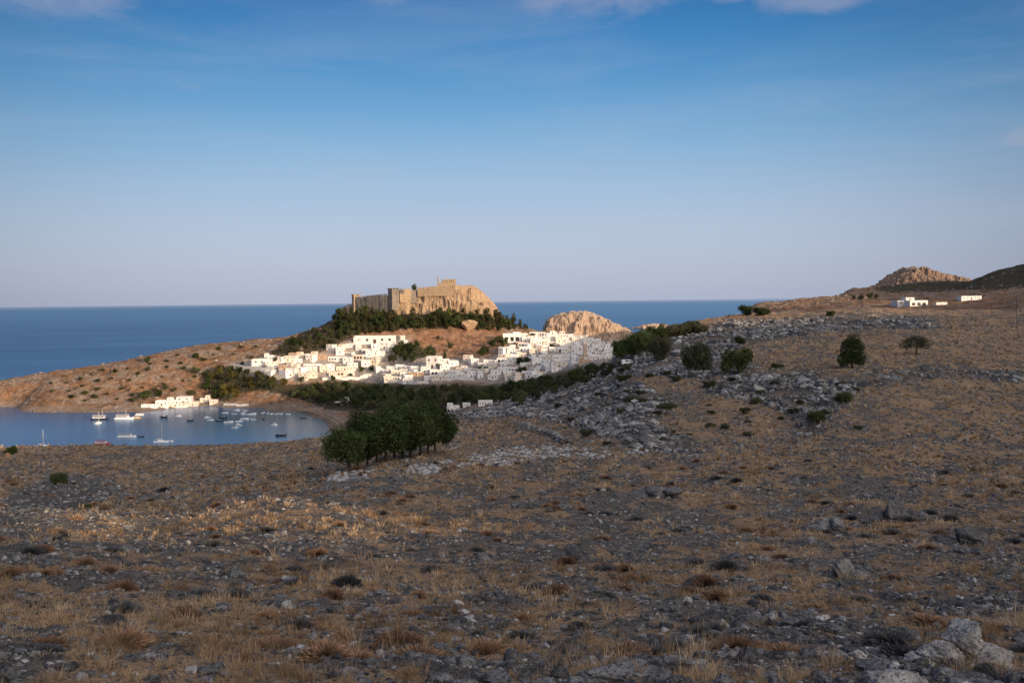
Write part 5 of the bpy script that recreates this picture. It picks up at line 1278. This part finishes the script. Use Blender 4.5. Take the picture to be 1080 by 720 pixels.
SM = [(172.5, 440, 'dark', 'black dinghy nearest the left shore houses'), (188.5, 439, 'cabin', 'white cabin motorboat alone off the shore row'), (201, 443.5, 'dark', 'dark motorboat alone off the shore row'), (219, 440.5, 'cabin', 'white motorboat first in the line off the quay'),
      (222, 443, 'white', 'white open boat close below the first in the line'), (232, 444, 'dark', 'large dark boat among the white ones'), (235, 441, 'dark', 'grey boat behind the large dark boat'), (237.5, 435.5, 'white', 'white boat near the quay end'),
      (241, 445.5, 'white', 'white boat right of the large dark boat'), (247, 436.5, 'white', 'white boat in the inner row by the quay'), (250, 433, 'cabin', 'white boat innermost at the quay'), (252, 444.5, 'white', 'white boat in the middle of the moorings'),
      (252, 448.5, 'cabin', 'white cabin boat second lowest in the moorings'), (247.5, 451, 'white', 'white boat lowest in the group'), (258, 433.5, 'white', 'white boat hard by the dark rocks'), (258, 437, 'cabin', 'largest white cabin boat of the inner moorings'),
      (258, 442, 'white', 'white boat below the largest cabin boat'), (265.5, 437, 'white', 'white boat right of the largest cabin boat'), (267, 442.5, 'white', 'white boat at the right edge of the group'), (277.5, 435.5, 'white', 'first white boat of the row along the rocks'),
      (282.5, 436, 'white', 'second white boat of the row along the rocks'), (287, 436.5, 'white', 'third white boat of the row along the rocks'), (292.5, 436.5, 'white', 'fourth white boat of the row along the rocks'), (296.5, 436.5, 'white', 'last white boat of the row along the rocks'),
      (304, 436.8, 'white', 'lone white boat at the start of the beach'), (278, 442, 'dark', 'dark dinghy off the row along the rocks'), (289, 448.5, 'cabin', 'white cabin boat alone in the open bay'), (296, 459.5, 'dark', 'dark boat alone nearest the hillside'), (320, 441, 'dark', 'dark dinghy just off the beach')]
for k, (px, py, kd, lb) in enumerate(SM): moor(small_boat(kd), px, py, (random.uniform(1.0, 1.7) if 'row along' in lb else random.uniform(-.6, .6)) + (3.14 if k % 3 == 0 else 0), lb, 'boat', 1.15 * random.uniform(.95, 1.2) * (1.35 if 'large' in lb or 'alone in' in lb or 'nearest' in lb else 1))

# ------------------------------------------------------------------ beach
h = hit(363, 440); X, Y = h[0], h[1] + 20; X, Y = at(363, 430, 835)[:2]; Z = float(ground(X, Y))
t = empty('beach_taverna', (X, Y, Z))
m = MB(); [m.tube([(sx, sy, -1), (sx, sy, 3.2)], [.18, .18], 6) for sx in (-6.5, -2.2, 2.2, 6.5) for sy in (-3, 3)]; m.build('post', M_wood, t)
m = MB(); m.box((0, 0, 3.4), (15.5, 8, .35)); m.build('canopy', M_canvas, t); m = MB(); m.box((1, 3, 2.4), (9, 3, 5.2)); m.build('kitchen_wall', M_white, t); m = MB(); m.box((1.6, 3, 6.1), (3.4, 2.4, 2.6)); m.build('water_tank', M_white, t)
tag(t, 'beach taverna with a wide pale canopy behind the sand', 'taverna')
m = MB(); m.tube([(0, 0, -.2), (0, 0, 2.3)], [.05, .05], 5); POLE = m.mesh('pole', M_wood)
m = MB(); r0 = [(math.cos(6.283 * k / 8) * 1.5, math.sin(6.283 * k / 8) * 1.5, 2.0) for k in range(8)]; m.loft([r0, [(p[0] * .1, p[1] * .1, 2.7) for p in r0]]); SHADE = m.mesh('canopy', plain('reed_thatch', (.30, .22, .14), .95))
nb = 0
for row in range(2):
    for i in range(13):
        u = i / 12; px_ = 318 + 38 * u + row * 6; py_ = 434.5 + 15 * u ** 1.6 - row * 1.0
        h = hit(px_, py_)
        if h is None or h[2] < .3: continue
        t = empty('beach_parasol', h[:3], 0, 1.1); link('pole', POLE, None, t); link('canopy', SHADE, None, t)
        tag(t, 'thatched beach parasol on the curving sand beside the bay', 'parasol', 'thatched parasols on the beach')
# ------------------------------------------------------------------ houses, track, poles and van on the right
single(3, 'w', 953, 321.5, 19, 'white villa left half with dark veranda on the far right plateau', 'villa', .1, .55)
single(6, 'w', 966, 322, 18, 'white arched villa wing on the far right plateau', 'villa', .1, .62)
single(4, 'w', 992, 321.3, 11, 'low white outbuilding between the villa and the dark hill foot', 'outbuilding', .1, .8)
single(4, 'w', 1022, 315.5, 20, 'long white house furthest right, under the dark hill', 'villa', .1, .6)
M_pole = plain('weathered_wood', (.07, .06, .055), .9)
for px, py, hp, lb in [(760.5, 332, 13, 'thin pole on the skyline between the two tiny bushes'), (918, 321, 9, 'wooden pole by the dirt track'), (1046, 332, 26, 'tall wooden power pole below the dark hill'), (1072, 345, 34, 'nearest wooden power pole at the right edge'), (513, 424, 26, 'grey lattice-like pole over the valley trees'), (855, 331, 9, 'short pole by the low lit bank'), (572, 391, 14, 'thin pole at the lower right of the village')]:
    h = hit(px, py)
    if h is None: continue
    H = hp * h[3] / 1000; rd = max(.08, .00011 * h[3])
    t = empty('power_pole', h[:3]); m = MB(); m.tube([(0, 0, -.5), (0, 0, H)], [rd, rd * .75], 6); m.build('post', M_pole, t)
    m = MB(); m.box((0, 0, H * .93), (H * .14, rd * 1.2, rd * 1.2)); m.build('crossarm', M_pole, t); tag(t, lb, 'pole')
# white van parked at the foot of the grove
h = hit(662, 384.5); s_ = 12.5 * h[3] / 1000 / 5.2
t = empty('parked_van', h[:3], .15, s_)
m = MB(); P = [(-2.6, .35), (-2.6, 2.1), (-2.3, 2.3), (1.3, 2.3), (1.9, 1.45), (2.6, 1.2), (2.6, .35)]
m.loft([[(x_, -.95, z_) for x_, z_ in P], [(x_, .95, z_) for x_, z_ in P]]); m.build('body', M_hull, t)
m = MB(); m.box((1.05, -.96, 1.75), (.9, .03, .6)); m.box((-.6, -.96, 1.75), (1.6, .03, .6)); m.build('side_window', M_glass, t)
for sx in (-1.6, 1.6):
    for sy in (-.85, .85): m = MB(); m.tube([(sx, sy - .12, .38), (sx, sy + .12, .38)], [.38, .38], 14); m.build('wheel', M_navy, t)
tag(t, 'white van parked at the foot of the dark grove', 'van')
# drystone wall across the grass field, and the track bank
P = [hit(px, py) for px, py in [(543, 447.5), (556, 451), (570, 455.5), (585, 461), (600, 467)]]
pos, sc = [], []
for a, b in zip(P[:-1], P[1:]):
    for u in np.linspace(0, 1, 46):
        for lay in range(3):
            X, Y = a[0] + (b[0] - a[0]) * u + random.gauss(0, .25), a[1] + (b[1] - a[1]) * u + random.gauss(0, .3); pos.append((X, Y, float(ground(X, Y)) + .12 + .24 * lay)); sc.append(random.uniform(.18, .34))
pos = np.array(pos); sc = np.array(sc); n = len(pos)
Vv, Ff, Tt = merge(v1, rng.integers(0, 6, n), pos, rng.uniform(0, 6.28, n), sc[:, None] * np.array([[1.2, 1.0, .7]]), np.tile(rng.uniform(.5, 1.2, n)[:, None], (1, 3)))
tag(link('stone_wall', np_mesh('stone_wall', Vv, Ff, M_rock, False, {'tint': Tt})), 'tumbled drystone wall running down across the brown grass field', 'wall')
